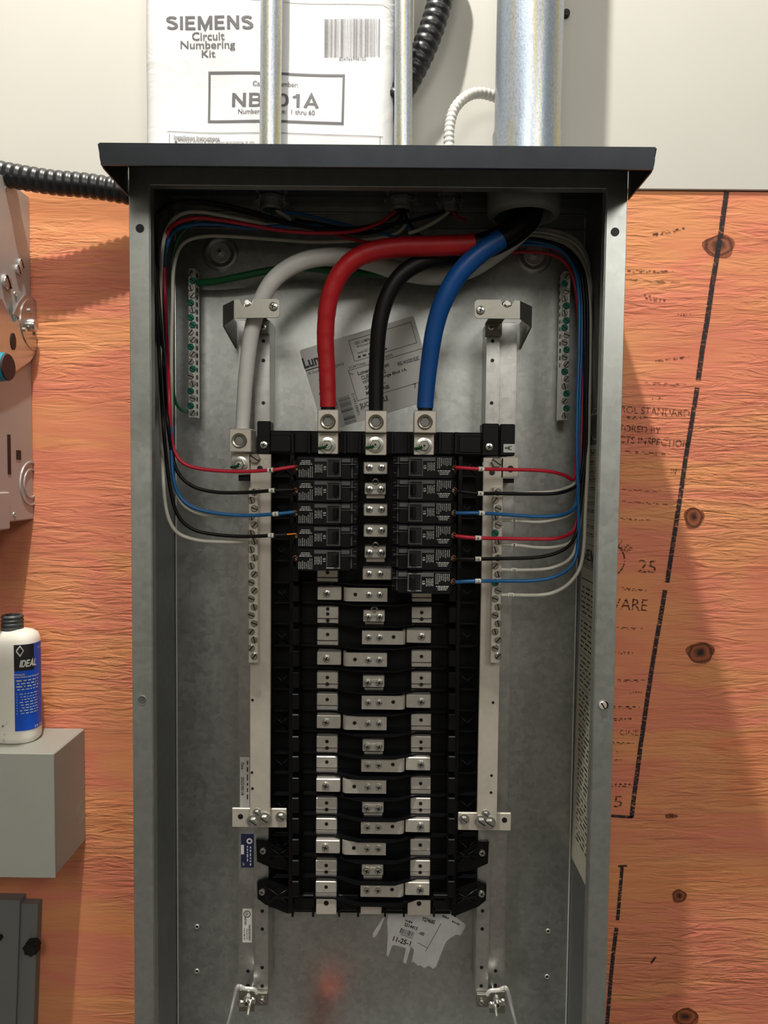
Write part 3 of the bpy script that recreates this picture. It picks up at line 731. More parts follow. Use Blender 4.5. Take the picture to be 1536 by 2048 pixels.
# upper mounting brackets
S_PAN = pan_screw(0.0042)
def hook(side):
    Yp = 0.050
    fx = (lambda x: x) if side == 0 else (lambda x: 1508-x)
    dy = 0 if side == 0 else 1.5
    def q(x, y): return un(fx(x), y+dy, Yp)
    arc = [(493+13*math.cos(math.radians(a)), 598+16*math.sin(math.radians(a))) for a in range(0, 181, 20)]
    pts = [(468, 600), (479, 599)] + [(x, y) for x, y in reversed(arc)] + [(507, 598), (554, 598), (559, 603), (559, 630), (554, 635), (468, 636)]
    bm = B(); prism(bm, [tuple(q(x, y)) for x, y in pts], (0, 0.002, 0))
    br = obj('upper_bracket', bm, 'bracket_steel', pi)
    a, b = q(468, 600), q(468, 636); ex = un(fx(433), 620, Yp).x
    bm = B()                                         # arm bends outwards and back to the panel
    prism(bm, [(a.x, Yp, a.z), (b.x, Yp, b.z), (ex, Yp+0.030, b.z-0.003), (ex, Yp+0.030, a.z+0.001)], (0, 0.002, 0))
    prism(bm, [(ex, Yp+0.030, a.z+0.001), (ex, Yp+0.030, b.z-0.003), (ex, D-0.001, b.z-0.016), (ex, D-0.001, a.z-0.004)], (0.002 if side == 0 else -0.002, 0, 0))
    obj('bracket_arm', bm, 'bracket_steel', br)
    p = q(547, 613 if side == 0 else 619); inst('bracket_screw', S_PAN, (p.x, Yp, p.z), br, scale=1.15)
    # foot plate under the hook that carries the rail
    bm = B(); x0, x1 = sorted((un(fx(505), 660, 0.1).x, un(fx(537), 660, 0.1).x)); z1, z0 = un(520, 640, 0.1).z, un(520, 668, 0.1).z
    box(bm, (x0, 0.096, z0), (x1, 0.1068, z1), 0.0008); box(bm, (x0, 0.052, z1-0.0015), (x1, 0.1068, z1), 0.0004)
    obj('rail_foot', bm, 'bracket_steel', br)
    p = un(fx(526), 655, 0.096); inst('bracket_screw', S_PAN, (p.x, 0.096, p.z), br, scale=0.95)
    # stud with wing nut seen in the notch
    p = q(493, 603); bm = B(); cyl(bm, (p.x, 0.053, p.z), (p.x, D-0.001, p.z), 0.0026, 12); 
    lathe(bm, p, [(0.0042, 0.068), (0.0042, 0.061), (0.0032, 0.059), (0.0026, 0.059)], 12)
    for s in (-1, 1): box(bm, (p.x+s*0.003, 0.0615, p.z+s*0.0015-0.003), (p.x+s*0.0065, 0.064, p.z+s*0.0015+0.003), 0.001)
    obj('wing_nut', bm, 'screw_steel', br, True)
hook(0); hook(1)
# lower brackets: bent strap, wing nut on a stud
def foot(side):
    if side == 0: fx = lambda x: x
    else: fx = lambda x: 1480-x+8
    yy = 0 if side == 0 else 3
    Yp = 0.100
    bm = B()
    tube(bm, spline([un(fx(514), 1987+yy, Yp-0.004), un(fx(508), 1979+yy, Yp-0.004), un(fx(490), 1977+yy, Yp-0.004), un(fx(480), 1973+yy, Yp-0.004), un(fx(473), 1978+yy, Yp-0.006), un(fx(462), 2020+yy, Yp+0.006), un(fx(450), 2062+yy, D-0.004)], 6), 0.0024, 8)
    st = obj('lower_bracket', bm, 'tin_bright', pi, True)
    bm = B(); pbox(bm, min(fx(478), fx(509)), 1980+yy, max(fx(478), fx(509)), 2024+yy, Yp+0.002, Yp+0.0035, 0.0005); pbox(bm, min(fx(510), fx(535)), 1986+yy, max(fx(510), fx(535)), 2012+yy, 0.1015, 0.1065, 0.0005); obj('strap_plate', bm, 'bracket_steel', st)
    p = un(fx(525), 2000+yy, 0.1015); inst('strap_screw', hex_bolt(0.0033, washer=False, slot=True), (p.x, 0.1015, p.z), st)
    p = un(fx(493), 2006+yy, 0.09); q = un(fx(490), 2034+yy, 0.055)
    bm = B(); cyl(bm, (p.x, D-0.001, p.z-0.001), (q.x, 0.070, p.z-0.001), 0.0022, 12)
    lathe(bm, p, [(0.0052, 0.100), (0.0055, 0.092), (0.0035, 0.088), (0.0022, 0.088)], 14)
    for s in (-1, 1):
        box(bm, (p.x+s*0.003, 0.090, p.z+s*0.002-0.004), (p.x+s*0.011, 0.093, p.z+s*0.002+0.004), 0.0014)
    obj('wing_nut', bm, 'screw_steel', st, True)
foot(0); foot(1)
# plastic base
bm = B(); pbox(bm, 588, 905, 908, 1826, 0.112, 0.118); obj('base_plate', bm, 'black_plastic', pi)
bm = B()
pbox(bm, 540, 863, 965, 908, 0.092, 0.118, 0.0012)
pbox(bm, 514, 842, 541, 909, 0.088, 0.111, 0.0012); pbox(bm, 964, 847, 998, 912, 0.088, 0.111, 0.0012); pbox(bm, 1000, 848, 1030, 912, 0.096, 0.111, 0.0012)
for x in (585, 618, 690, 720, 785, 818, 880, 912): pbox(bm, x-3, 864, x+3, 908, 0.084, 0.093, 0.0006)
pbox(bm, 541, 870, 582, 903, 0.0905, 0.093, 0.0006); pbox(bm, 918, 872, 962, 905, 0.0905, 0.093, 0.0006)
obj('head_frame', bm, 'black_plastic', pi)
for (x, y) in ((528, 890), (978, 894)):
    p = un(x, y, 0.088); inst('frame_screw', S_PAN, (p.x, 0.088, p.z), pi, scale=1.15)
lb = small_label(1007, 888, 1030, 905, 0.096, 'label_white', 'phase_label', 'white phase label lettered A', pi)
pr = Print.face(0.0954, 0.0002); pr.text('A', 1016, 896, 9, 14, 90, 0.02); pr.build('label_print', 'print_dark', lb)
# side towers: dark ribbed walls outside the breaker rows
ROWS = [935, 977, 1019, 1061, 1104, 1148, 1188, 1230, 1274, 1318, 1361, 1404, 1445, 1489, 1529, 1572, 1612, 1653, 1695, 1737, 1779]
for side in (0, 1):
    bm = B()
    if side == 0: pbox(bm, 541, 909, 590, 1815, 0.118, 0.122); pbox(bm, 578, 909, 587, 1826, 0.086, 0.118, 0.0006)
    else: pbox(bm, 908, 912, 956, 1815, 0.118, 0.122); pbox(bm, 910, 912, 919, 1826, 0.086, 0.118, 0.0006)
    tw = obj('side_wall', bm, 'black_plastic', pi)
    for i, y in enumerate(ROWS):
        xa, xb = (583, 598) if side == 0 else (898-(y-1100)*0.004, 913-(y-1100)*0.004)
        bm = B(); pbox(bm, xa, y-16, xb, y+16, 0.080, 0.113, 0.0010); obj('castellation', bm, 'black_plastic', tw)
        bm = B()
        o0, o1 = (545, 582) if side == 0 else (916, 953)
        pbox(bm, o0, y+16, o1, y+19, 0.098, 0.119); obj('wall_rib', bm, 'black_ribs', tw)
        if i % 2 == 0 and i < 19:
            bm = B()
            for (sa, sb) in ((y-14, y+15), (y+15, y-14)):
                A, Dd = un(o0+2, sa, 0.106), un(o1-2, sb, 0.106); tube(bm, [A, Dd], 0.0008, 6)
            obj('cross_web', bm, 'black_ribs', tw)
# mounting ears at the lower end
for side in (0, 1):
    for k, (x, y) in enumerate(((526, 1701), (524, 1783)) if side == 0 else ((964, 1705), (963, 1787))):
        bm = B(); s = 1 if side == 0 else -1
        if k == 0: pts = [(x-14*s, y-22), (x+2*s, y-22), (x+50*s, y+2), (x+50*s, y+40), (x+20*s, y+36), (x-12*s, y+22)]
        else: pts = [(x-10*s, y-18), (x+8*s, y-26), (x+56*s, y-8), (x+60*s, y+44), (x+50*s, y+44), (x+6*s, y+26), (x-9*s, y+14)]
        prism(bm, [tuple(un(a, b, 0.102)) for a, b in pts], (0, 0.0095, 0))
        er = obj('mounting_ear', bm, 'black_plastic', pi)
        p = un(x, y, 0.102); inst('ear_screw', S_PAN, (p.x, 0.102, p.z), er, scale=1.0)
        bm = B(); A = un(x+8*s, y-10, 0.1); Dd = un(x+52*s, y+22, 0.1); tube(bm, [A, Dd], 0.001, 6)
        A = un(x+14*s, y+18, 0.1); Dd = un(x+52*s, y-4, 0.1); tube(bm, [A, Dd], 0.001, 6); obj('ear_web', bm, 'black_ribs', er)
# phase barriers between the rows: thin shelves that stand further out in the middle
for y in ROWS[5:]:
    z = un(750, y+17, 0.098).z
    wide = y in (1274,)
    xs = [553, 600, 668, 690, 716, 790, 812, 834, 895, 945] if wide else [601, 606, 668, 690, 716, 790, 812, 834, 890, 895]
    ys = [0.1, 0.098, 0.098, 0.090, 0.083, 0.083, 0.090, 0.098, 0.098, 0.1]
    front = [(un(x, y, Yv).x, Yv, z) for x, Yv in zip(xs, ys)]
    back = [(front[-1][0], 0.113, z), (front[0][0], 0.113, z)]
    bm = B(); prism(bm, front+back, (0, 0, -0.0018)); obj('phase_barrier', bm, 'black_ribs', pi)
# lower comb
for (a, b) in ((583, 628), (676, 718), (768, 810), (866, 912)):
    bm = B(); pbox(bm, a, 1790, b, 1822, 0.098, 0.114, 0.001); pbox(bm, a, 1815, a+4, 1834, 0.098, 0.114); pbox(bm, b-4, 1815, b, 1834, 0.098, 0.114)
    obj('lower_comb', bm, 'black_plastic', pi)
S_BUS = pan_screw(0.0040); S_BUSP = pan_screw(0.0046)
def stab(x0, x1, y, holes, screw=None, step=True, Y=0.098, name='bus_stab', h0=16, h1=16):
    bm = B()
    pbox(bm, x0, y-h0, x1, y+h1-(9 if step else 0), Y, 0.1125, 0.0007)
    if step: pbox(bm, x0, y+h1-8, x1, y+h1, Y+0.0025, 0.1125, 0.0006)
    for (hx, hy) in holes:
        p = un(hx, hy, Y); ycyl(bm, p, 0.0022, Y-0.0002, Y+0.0004, 14, 1)
    o = obj(name, bm, ['bus_silver', 'dark_slot'], pi)
    if screw:
        p = un(screw[0], screw[1], Y); inst('stab_screw', S_BUSP, (p.x, Y, p.z), o)
    return o
def link_bar(x0, x1, y, hole, screws, bend_left, Y=0.088):
    """bent connector from the middle bus to a side stab"""
    zt, zb = un((x0+x1)/2, y-13, Y).z, un((x0+x1)/2, y+14, Y).z
    X0, X1 = un(x0, y, Y).x, un(x1, y, Y).x; r = 0.006; prof = []
    if bend_left:
        prof = [(X1, Y)] + [(X0+r-r*math.sin(math.radians(a)), Y+r-r*math.cos(math.radians(a))) for a in range(0, 91, 15)] + [(X0, 0.112), (X0+0.003, 0.112), (X0+0.003, Y+r), (X0+r, Y+0.003), (X1, Y+0.003)]
    else:
        prof = [(X0, Y)] + [(X1-r+r*math.sin(math.radians(a)), Y+r-r*math.cos(math.radians(a))) for a in range(0, 91, 15)] + [(X1, 0.112), (X1-0.003, 0.112), (X1-0.003, Y+r), (X1-r, Y+0.003), (X0, Y+0.003)]
    bm = B(); prism(bm, [(a, b, zt) for a, b in prof], (0, 0, zb-zt))
    xm = X1-0.013 if bend_left else X0+0.013
    box(bm, (xm-0.011, Y+0.003, zb+0.001), (xm+0.011, 0.1125, zt-0.001))
    p = un(hole[0], hole[1], Y); ycyl(bm, p, 0.0023, Y-0.0002, Y+0.0004, 14, 1)
    o = obj('link_bar', bm, ['bus_silver', 'dark_slot'], pi, True, 30)
    for sx, sy in screws:
        p = un(sx, sy, Y); inst('link_screw', S_BUS, (p.x, Y, p.z), o)
def clip(y, ring=False, dx=0):
    Y = 0.089; bm = B(); pbox(bm, 727+dx, y-11, 770+dx, y+12, Y, 0.1125, 0.0008); pbox(bm, 730+dx, y+12, 768+dx, y+20, Y+0.008, 0.1125, 0.0006)
    pbox(bm, 742+dx, y-3, 756+dx, y+2, Y-0.0015, Y+0.001, 0.0005)
    o = obj('centre_clip', bm, 'bus_silver', pi)
    for sx in (737, 760):
        p = un(sx+dx, y+2, Y); inst('clip_screw', S_BUS, (p.x, Y, p.z), o, scale=1.12)
    if ring:
        p = un(749+dx, y-13, Y); bm = B(); lathe(bm, p, [(0.0042, 0.1), (0.0042, Y), (0.0032, Y-0.0006), (0.0026, Y), (0.0026, 0.1)], 18); ycyl(bm, p, 0.0027, 0.096, 0.1, 14, 1); obj('clip_post', bm, ['nickel', 'dark_slot'], o, True)
for i, y in enumerate(ROWS):
    sh = (y-1300)*-0.006
    if i < 5:                                       # middle bus between the breakers
        if i in (1, 4): clip(y, True, 2)
        else:
            Y = 0.086; bm = B(); pbox(bm, 727, y-11, 775, y+13, Y, 0.1125, 0.0009); o = obj('centre_stab', bm, 'bus_silver', pi)
            for sx in (739, 763):
                p = un(sx, y, Y); inst('stab_screw', S_BUS, (p.x, Y, p.z), o, scale=1.05)
    elif i == 5:
        stab(634, 676, y, [(655, y-3)])
        Y = 0.088; bm = B(); pbox(bm, 725, y-11, 783, y+12, Y, 0.1125, 0.0009); o = obj('centre_stab', bm, 'bus_silver', pi)
        for sx in (738, 760): p = un(sx, y, Y); inst('stab_screw', S_BUS, (p.x, Y, p.z), o, scale=1.0)
    else:
        k = (i-6) % 3
        lx0, lx1 = 634+sh, 676+sh; rx0, rx1 = 823+sh, 863+sh; a, b = lx0, rx0
        if k == 0:
            stab(lx0, 682+sh, y-1, [], (653+sh, y-1), False, 0.092, h0=13, h1=13)
            link_bar(686+sh, 774+sh, y+1, (710+sh, y+1), [(737+sh, y+2), (759+sh, y+2)], True)
            stab(rx0, rx1, y, [((rx0+rx1)/2, y-5)])
        elif k == 1:
            stab(lx0, lx1, y, [((lx0+lx1)/2, y-2), ((lx0+lx1)/2, y-12), ((lx0+lx1)/2, y+11)] if i == 7 else [((lx0+lx1)/2, y-6), ((lx0+lx1)/2, y+7)])
            clip(y+2, i == 7, sh-1)
            stab(rx0, rx1, y, [((rx0+rx1)/2, y-5), ((rx0+rx1)/2, y+8)])
        else:
            stab(lx0, lx1, y, [((lx0+lx1)/2, y-5)])
            link_bar(724+sh, 811+sh, y+1, (787+sh, y), [(737+sh, y+1), (759+sh, y+1)], False)
            stab(813+sh, 862+sh, y-1, [], (843+sh, y-1), False, 0.092, h0=13, h1=13)
for (x0, x1, y0, y1, hy) in ((632, 673, 1799, 1829, 1806), (721, 763, 1812, 1829, None), (815, 861, 1799, 1831, 1807)):
    bm = B(); pbox(bm, x0, y0, x1, y1, 0.100, 0.112, 0.0006)
    if hy: p = un((x0+x1)/2, hy, 0.1); ycyl(bm, p, 0.0030, 0.0997, 0.1004, 16, 1)
    obj('bus_end', bm, ['tin', 'dark_slot'], pi)
# main lugs
H_LUG = hex_bolt(0.0062)
def lug(x0, y0, x1, y1, cx, cy, bx, by, x0b, x1b, y2, Y=0.058):
    bm = B(); pbox(bm, x0, y0, x1, y1, Y, Y+0.030, 0.0009)
    o = obj('main_lug', bm, 'tin', pi)
    p = un(cx, cy, Y); bm = B()
    lathe(bm, p, [(0.0088, Y+0.0003), (0.0085, Y-0.0018), (0.0074, Y-0.0030), (0.0058, Y-0.0024), (0.0056, Y+0.0002)], 28)
    obj('lug_collar', bm, 'nickel', o, True)
    bm = B(); lathe(bm, p, [(0.0057, Y-0.0022), (0.0050, Y-0.0004)], 6); ycyl(bm, p, 0.0054, Y-0.0006, Y+0.0002, 6); obj('lug_socket', bm, 'bushing_grey', o)
    bm = B(); Yt = Y+0.012; pbox(bm, x0b, y1+2, x1b, y2, Yt, Yt+0.004, 0.0006); pbox(bm, x0b+1, y1+6, x1b-1, y2-1, Yt+0.004, 0.093); o2 = obj('lug_tab', bm, 'tin', pi)
    p = un(bx, by, Yt); inst('lug_bolt', H_LUG, (p.x, Yt, p.z), o2)
    bm = B(); q = un(bx-14, by+5, Yt-0.004); tube(bm, spline([un(bx-3, by+1, Yt-0.0085), un(bx-8, by+4, Yt-0.0070), q, un(bx-18, by+5, Yt-0.002)], 4), 0.0016, 8); obj('torque_mark', bm, 'green_paint', o2, label='green torque paint smeared over the bolt')
lug(635, 819, 677, 863, 656, 843, 655, 891, 636, 676, 908)
lug(730, 821, 774, 865, 752, 844, 751, 890, 731, 773, 910)
lug(828, 821, 873, 866, 850, 844, 848, 892, 828, 868, 910)
# neutral lug and bars
lug(458, 857, 502, 904, 479, 881, 480, 929, 463, 499, 948, 0.064)
S_BAR = [set_screw(0.0040, 'nickel', a) for a in (20, 75, 130)]
S_BARG = set_screw(0.0042, 'screw_green', 40)
def neutral_bar(side):
    Y = 0.080
    if side == 0: xt, y0, y1 = (500, 541), 908, 1640
    else: xt, y0, y1 = (961, 1001), 915, 1648
    X0 = un(xt[0], 1250, Y).x; X1 = un(xt[1], 1250, Y).x
    bm = B(); box(bm, (X0, Y, un(xt[0], y1, Y).z), (X1, Y+0.006, un(xt[0], y0, Y).z), 0.0006)
    hs = ((520, 937), (505, 1400), (504, 1545), (505, 1577)) if side == 0 else ((984, 945), (986, 1405), (983, 1551), (982, 1585))
    for hx, hy in hs:
        p = un(hx, hy, Y); ycyl(bm, p, 0.0034 if hy < 1000 else 0.0016, Y-0.0003, Y+0.0005, 16, 1)
    nb = obj('neutral_bar', bm, ['tin', 'dark_slot'], pi)
    if side == 1:
        bm = B(); pbox(bm, 1002, 914, 1037, 956, Y, Y+0.004, 0.0006); p = un(1021, 938, Y); ycyl(bm, p, 0.0040, Y-0.0003, Y+0.0005, 16, 1); obj('bar_tab', bm, ['tin', 'dark_slot'], nb)
        bm = B(); pbox(bm, 1004, 957, 1028, 966, Y+0.004, 0.119); obj('insulator', bm, 'black_plastic', nb)
    else:
        bm = B(); pbox(bm, 477, 950, 499, 962, Y+0.004, 0.119); obj('insulator', bm, 'black_plastic', nb)
    p = un(*((511, 917) if side == 0 else (992, 925)), Y); inst('bar_bolt', hex_bolt(0.0064, 'nickel', False, True), (p.x, Y, p.z), nb)
    p = un(*((533, 923) if side == 0 else (972, 928)), Y); bm = B(); lathe(bm, p, [(0.0042, Y), (0.0040, Y-0.0005), (0.0034, Y-0.0005), (0.0032, Y)], 18); obj('bar_ring', bm, 'tin', nb)
    # terminal strip
    bm = B(); sx = (497, 516) if side == 0 else (984, 1003)
    pbox(bm, sx[0], 975, sx[1], 1326, Y-0.012, Y+0.001, 0.0006)
    tx = 517 if side == 0 else 982.5
    ts = obj('terminal_strip', bm, 'tin', pi, label='silver neutral terminal strip')
    y = 984; j = 0
    rnd = random.Random(side)
    while y < 1322:
        gx = (503 if j % 2 else 509) if side == 0 else (990 if j % 2 else 996)
        p = un(gx, y, Y-0.012); g = (side == 1 and j in (5, 11)) or (side == 0 and j in (3, 4))
        inst('terminal_screw', S_BARG if g and side else S_BAR[rnd.randrange(3)], (p.x, Y-0.012, p.z), ts, label='green terminal screw' if g and side else None)
        y += 16.4; j += 1
neutral_bar(0); neutral_bar(1)
S_HEX = hex_bolt(0.0048, 'screw_steel', True, True)
for side in (0, 1):
    Y = 0.088; q = (464, 1617, 573, 1655) if side == 0 else (916, 1626, 1022, 1661)
    bm = B(); pbox(bm, *q, Y, Y+0.003, 0.0006)
    for hx, hy in (((481, 1633),) if side == 0 else ((1009, 1640),)):
        p = un(hx, hy, Y); ycyl(bm, p, 0.0032, Y-0.0003, Y+0.0005, 16, 1)
    cb = obj('cross_bracket', bm, ['tin', 'dark_slot'], pi)
    for (hx, hy, s, Yo) in (((507, 1642, 1.1, -0.008), (529, 1637, 1.1, -0.008), (562, 1633, 0.9, 0), (514, 1625, 0.7, -0.008)) if side == 0 else ((928, 1638, 0.9, 0), (962, 1643, 1.1, -0.008), (978, 1645, 1.1, -0.008), (971, 1628, 0.7, -0.008))):
        p = un(hx, hy, Y+Yo); inst('bracket_bolt', S_HEX, (p.x, Y+Yo, p.z), cb, scale=s)
# ================================================================== CIRCUIT BREAKERS
S_BRK = set_screw(0.0024, 'nickel', 30)
def build_breaker(side, y, label):
    """side 0: wire end on the left; built once per side, then copied"""
    Yf = 0.036; s = 1 if side == 0 else -1
    xo, xi = (586, 713) if side == 0 else (914, 785)
    k = K(Yf); zc = un(xo, y, Yf).z; Xo = un(xo, y, Yf).x; hz = 0.0121
    L = 127*k
    r = thing('circuit_breaker', label, 'circuit breaker', (Xo, 0.1, zc-hz), 'circuit breakers plugged into the panel')
    def U(u): return Xo+s*u*L
    def bx(bm, u0, u1, z0, z1, Y0, Y1, bv=0.0, mi=0): box(bm, (U(u0), Y0, zc+z0*hz), (U(u1), Y1, zc+z1*hz), bv, mi)
    prof = [(0.0, 0.098), (0.0, 0.062), (0.03, 0.052), (0.075, 0.050), (0.075, Yf), (0.74, Yf), (0.755, 0.041), (0.90, 0.042), (0.91, 0.054), (1.0, 0.056), (1.0, 0.098)]
    bm = B(); prism(bm, [(U(u), Y, zc-hz) for u, Y in prof], (0, 0, 2*hz))
    bmesh.ops.bevel(bm, geom=bm.edges[:], offset=0.0004, segments=1, affect='EDGES')
    obj('body', bm, 'breaker_black', r)
    bm = B()                                        # rim round the toggle window
    for z0, z1 in ((0.74, 0.86), (-0.80, -0.70)): bx(bm, 0.53, 0.76, z0, z1, Yf-0.0018, Yf+0.0005, 0.0003)
    bx(bm, 0.535, 0.55, -0.7, 0.74, Yf-0.0018, Yf+0.0005, 0.0003); bx(bm, 0.735, 0.755, -0.8, 0.86, Yf-0.0018, Yf+0.0005, 0.0003)
    obj('toggle_bezel', bm, 'smoke_plastic', r)
    bm = B(); bx(bm, 0.55, 0.735, -0.7, 0.74, Yf-0.0003, Yf+0.0005); obj('toggle_recess', bm, 'dark_slot', r)
    bm = B(); prism(bm, [(U(0.66), Yf, zc-0.42*hz), (U(0.64), Yf-0.0075, zc-0.42*hz), (U(0.69), Yf-0.0085, zc-0.42*hz), (U(0.725), Yf, zc-0.42*hz)], (0, 0, 0.95*hz)); bmesh.ops.bevel(bm, geom=bm.edges[:], offset=0.0005, segments=1, affect='EDGES'); obj('toggle', bm, 'breaker_black', r)
    bm = B(); bx(bm, 0.085, 0.325, -0.86, 0.80, Yf-0.0003, Yf+0.0002); lb = obj('rating_label', bm, 'breaker_label', r)
    bm = B()                                        # raised strips of the moulded case, lightened to paint in edge highlights
    bx(bm, 0.34, 0.545, 0.55, 0.88, Yf-0.0012, Yf+0.0005, 0.0003); bx(bm, 0.76, 0.90, 0.50, 0.86, 0.0385, 0.0425, 0.0003); bx(bm, 0.76, 0.985, 0.30, 0.36, 0.040, 0.056); bx(bm, 0.91, 0.93, -0.9, 0.9, 0.050, 0.056)
    for z in (-0.55, 0.1, 0.6): bx(bm, 0.95, 1.0, z, z+0.05, 0.0545, 0.0565)
    obj('case_strip', bm, 'smoke_plastic', r)
    pr = Print((U(0.0), Yf-0.0003, zc), (s, 0, 0), (0, 0, s), (0, -1, 0), 0.0002)
    ang = 90*1
    rnd = random.Random(4)
    for j in range(8):                              # rows of tiny sideways print
        u = (0.10+0.205*j/7)*L; ln = rnd.uniform(0.5, 0.95)*hz
        pr.scribble(u, -0.28*hz-(1.1*hz-ln)*0.45, ln*1.1, 0.0007, 90, j, 0.9)
    for j in range(3): pr.scribble(0.205*L, (0.32+0.15*j)*hz, (0.20-0.03*j)*L, 0.0010, 0, 20+j, 0.9)
    for j, u in enumerate((0.355, 0.38, 0.405, 0.43, 0.455)): pr.scribble(u*L, -0.05*hz, (0.75-0.1*(j % 2))*hz, 0.0008, 90, 40+j, 0.8)
    pr.text('15', 0.502*L, 0.0, 0.0040, 0.0028, 90, 0.02)
    obj('label_print', pr.bm, 'print_white', lb)
    bm = B(); p = (U(0.015), 0, zc-0.05*hz); lathe(bm, p, [(0.0034, 0.0530), (0.0034, 0.0508), (0.0028, 0.0504), (0.0026, 0.0530)], 14); obj('wire_clamp', bm, 'copper', r, True)
    inst('terminal_screw', S_BRK, (U(0.04), 0.0520, zc-0.05*hz), r)
    return r
def copy_tree(src, loc, label):
    c = src.copy(); C.objects.link(c); c.location = loc; c['label'] = label
    def rec(a, b):
        for ch in list(a.children):
            d = ch.copy(); C.objects.link(d); d.parent = b; rec(ch, d)
    rec(src, c); return c
BY = {0: [935, 981, 1027, 1073, 1119], 1: [935, 980.5, 1026, 1072, 1118.5, 1166]}
BL = {0: ['black breaker at the top of the left row, with a red wire', 'second black breaker down the left row, with a black wire under the red one', 'middle black breaker of the left row, with a blue wire', 'fourth black breaker down the left row, with bare copper showing', 'bottom black breaker of the left row, without a wire'],
      1: ['black breaker at the top of the right row, with a red wire', 'second black breaker down the right row, with a black wire under the red one', 'third black breaker down the right row, with a blue wire', 'fourth black breaker down the right row, with the lower red wire', 'fifth black breaker down the right row, with the lower black wire', 'bottom black breaker of the right row, with the lower blue wire']}
for side in (0, 1):
    base = None
    for y, lb in zip(BY[side], BL[side]):
        if base is None: base = build_breaker(side, y, lb); y0 = y
        else: copy_tree(base, (base.location.x, base.location.y, base.location.z+un(650, y, 0.036).z-un(650, y0, 0.036).z), lb)
# ================================================================== GROUND BARS
def ground_bar(side):
    Y = 0.112
    x0, x1, y0, y1 = (377, 390, 536, 835) if side == 0 else (1124, 1138, 542, 840)
    lab = 'silver ground bar with green screws on the left of the back panel' if side == 0 else 'silver ground bar with green screws on the right of the back panel'
    p = un((x0+x1)/2, y1, Y); gb = thing('ground_bar', lab, 'ground bar', (p.x, D, p.z), 'ground bars')
    bm = B(); pbox(bm, x0, y0, x1, y1, Y, Y+0.020, 0.0005)
    for y in (y0+30, y1-30): pbox(bm, x0+2, y-6, x1-2, y+6, Y+0.020, D)
    obj('bar', bm, 'tin_bright', gb)
    n = 20; rnd = random.Random(side+5)
    for j in range(n):
        y = y0+11+j*(y1-y0-20)/(n-1); x = (x0+x1)/2+(2.2 if j % 2 else -1.5)*(1 if side == 0 else -1)
        q = un(x, y, Y); g = j in (1, 4, 6, 7, 10, 13, 16, 18)
        inst('terminal_screw', S_BARG if g else S_BAR[rnd.randrange(3)], (q.x, Y, q.z), gb, scale=0.95, label='green slotted screw' if g else None)
        s = 1 if side == 0 else -1                  # wire holes on the flank
        bm = B(); X = un(x1 if side == 0 else x0, y, Y).x; cyl(bm, (X-0.0005, Y+0.009, q.z), (X+s*0.0006, Y+0.009, q.z), 0.0030, 10); obj('wire_hole', bm, 'dark_slot', gb)
ground_bar(0); ground_bar(1)
# ================================================================== CONDUITS ABOVE
def conduit(name, label, xa0, xa1, xb0, xb1, Y, r=None):
    """steel tube from the box top upwards; pixel edges at photo rows 0 and 285"""
    a = un((xa0+xa1)/2, 0, Y); b = un((xb0+xb1)/2, 285, Y); rr = ((xa1-xa0)+(xb1-xb0))/4*K(Y)
    d = (a-b); top = b+d*4.0; bot = b+d*((ZT+0.001-b.z)/d.z)
    t_ = thing(name, label, 'conduit', bot)
    bm = B(); cyl(bm, bot, top, rr, 40); obj('tube', bm, 'zinc_conduit', t_, True)
    bm = B(); lathe(bm, bot, [(rr, HT+0.002), (rr*1.12+0.001, HT+0.002), (rr*1.12+0.001, HT+0.008), (rr, HT+0.009)], 32, 'Z'); obj('collar', bm, 'cast_zinc', t_, True)
    return rr, bot
r1, e1 = conduit('conduit', 'left thin galvanised conduit in front of the white bag', 521, 565, 521, 560, 0.088)
r2, e2 = conduit('conduit', 'second thin galvanised conduit at the right edge of the white bag', 789, 826, 790, 823, 0.088)
r3, e3 = conduit('conduit', 'thick galvanised conduit entering the top right of the panel', 997, 1125, 990, 1118, 0.066)
o3 = bpy.data.objects[[o.name for o in bpy.data.objects if o.get('label', '').startswith('thick galv')][0]]
p = un(1053, 281, 0.066); bm = B(); rr = 0.0375
lathe(bm, p, [(r3, p.z+0.006), (r3+0.0012, p.z+0.006), (r3+0.0012, p.z-0.03), (r3, p.z-0.03)], 40, 'Z'); obj('coupling', bm, 'zinc_conduit', o3, True)
def corr(path, r, pitch, depth):
    L = sum((b-a).length for a, b in zip(path, path[1:]))
    n = max(1, int(L/pitch))
    return resample(path, pitch/6), (lambda t: r*(1-depth*(0.5+0.5*math.cos(2*math.pi*t*n))**2))
def flex(name, label, pts, r, pitch, depth, mat, cat='conduit'):
    path, rf = corr(spline([un(*q) for q in pts], 10), r, pitch, depth)
    bm = B(); tube(bm, path, rf, 20); o = obj(name, bm, mat, None); tag(o, label, cat)
    return o
flex('flexible_conduit', 'black corrugated flexible conduit running to the left of the hood', [(-160, 318, 0.104), (-60, 334, 0.102), (0, 347, 0.102), (98, 364, 0.106), (180, 372, 0.113), (262, 386, 0.121), (345, 402, 0.130)], 24*K(0.098), 0.0092, 0.10, 'flex_black')
flex('flexible_conduit', 'black corrugated flexible conduit behind the conduits at the top', [(900, -120, 0.118), (886, -30, 0.118), (872, 30, 0.119), (850, 92, 0.121), (822, 150, 0.125), (790, 205, 0.130)], 25*K(0.12), 0.0092, 0.08, 'flex_black')
flex('flexible_cable', 'white armoured flexible cable arching beside the thick conduit', [(900, 340, 0.09), (898, 290, 0.092), (899, 255, 0.094), (908, 220, 0.098), (930, 195, 0.104), (958, 186, 0.112), (992, 194, 0.122), (1040, 214, 0.132)], 10.5*K(0.1), 0.0058, 0.16, 'flex_white', 'cable')
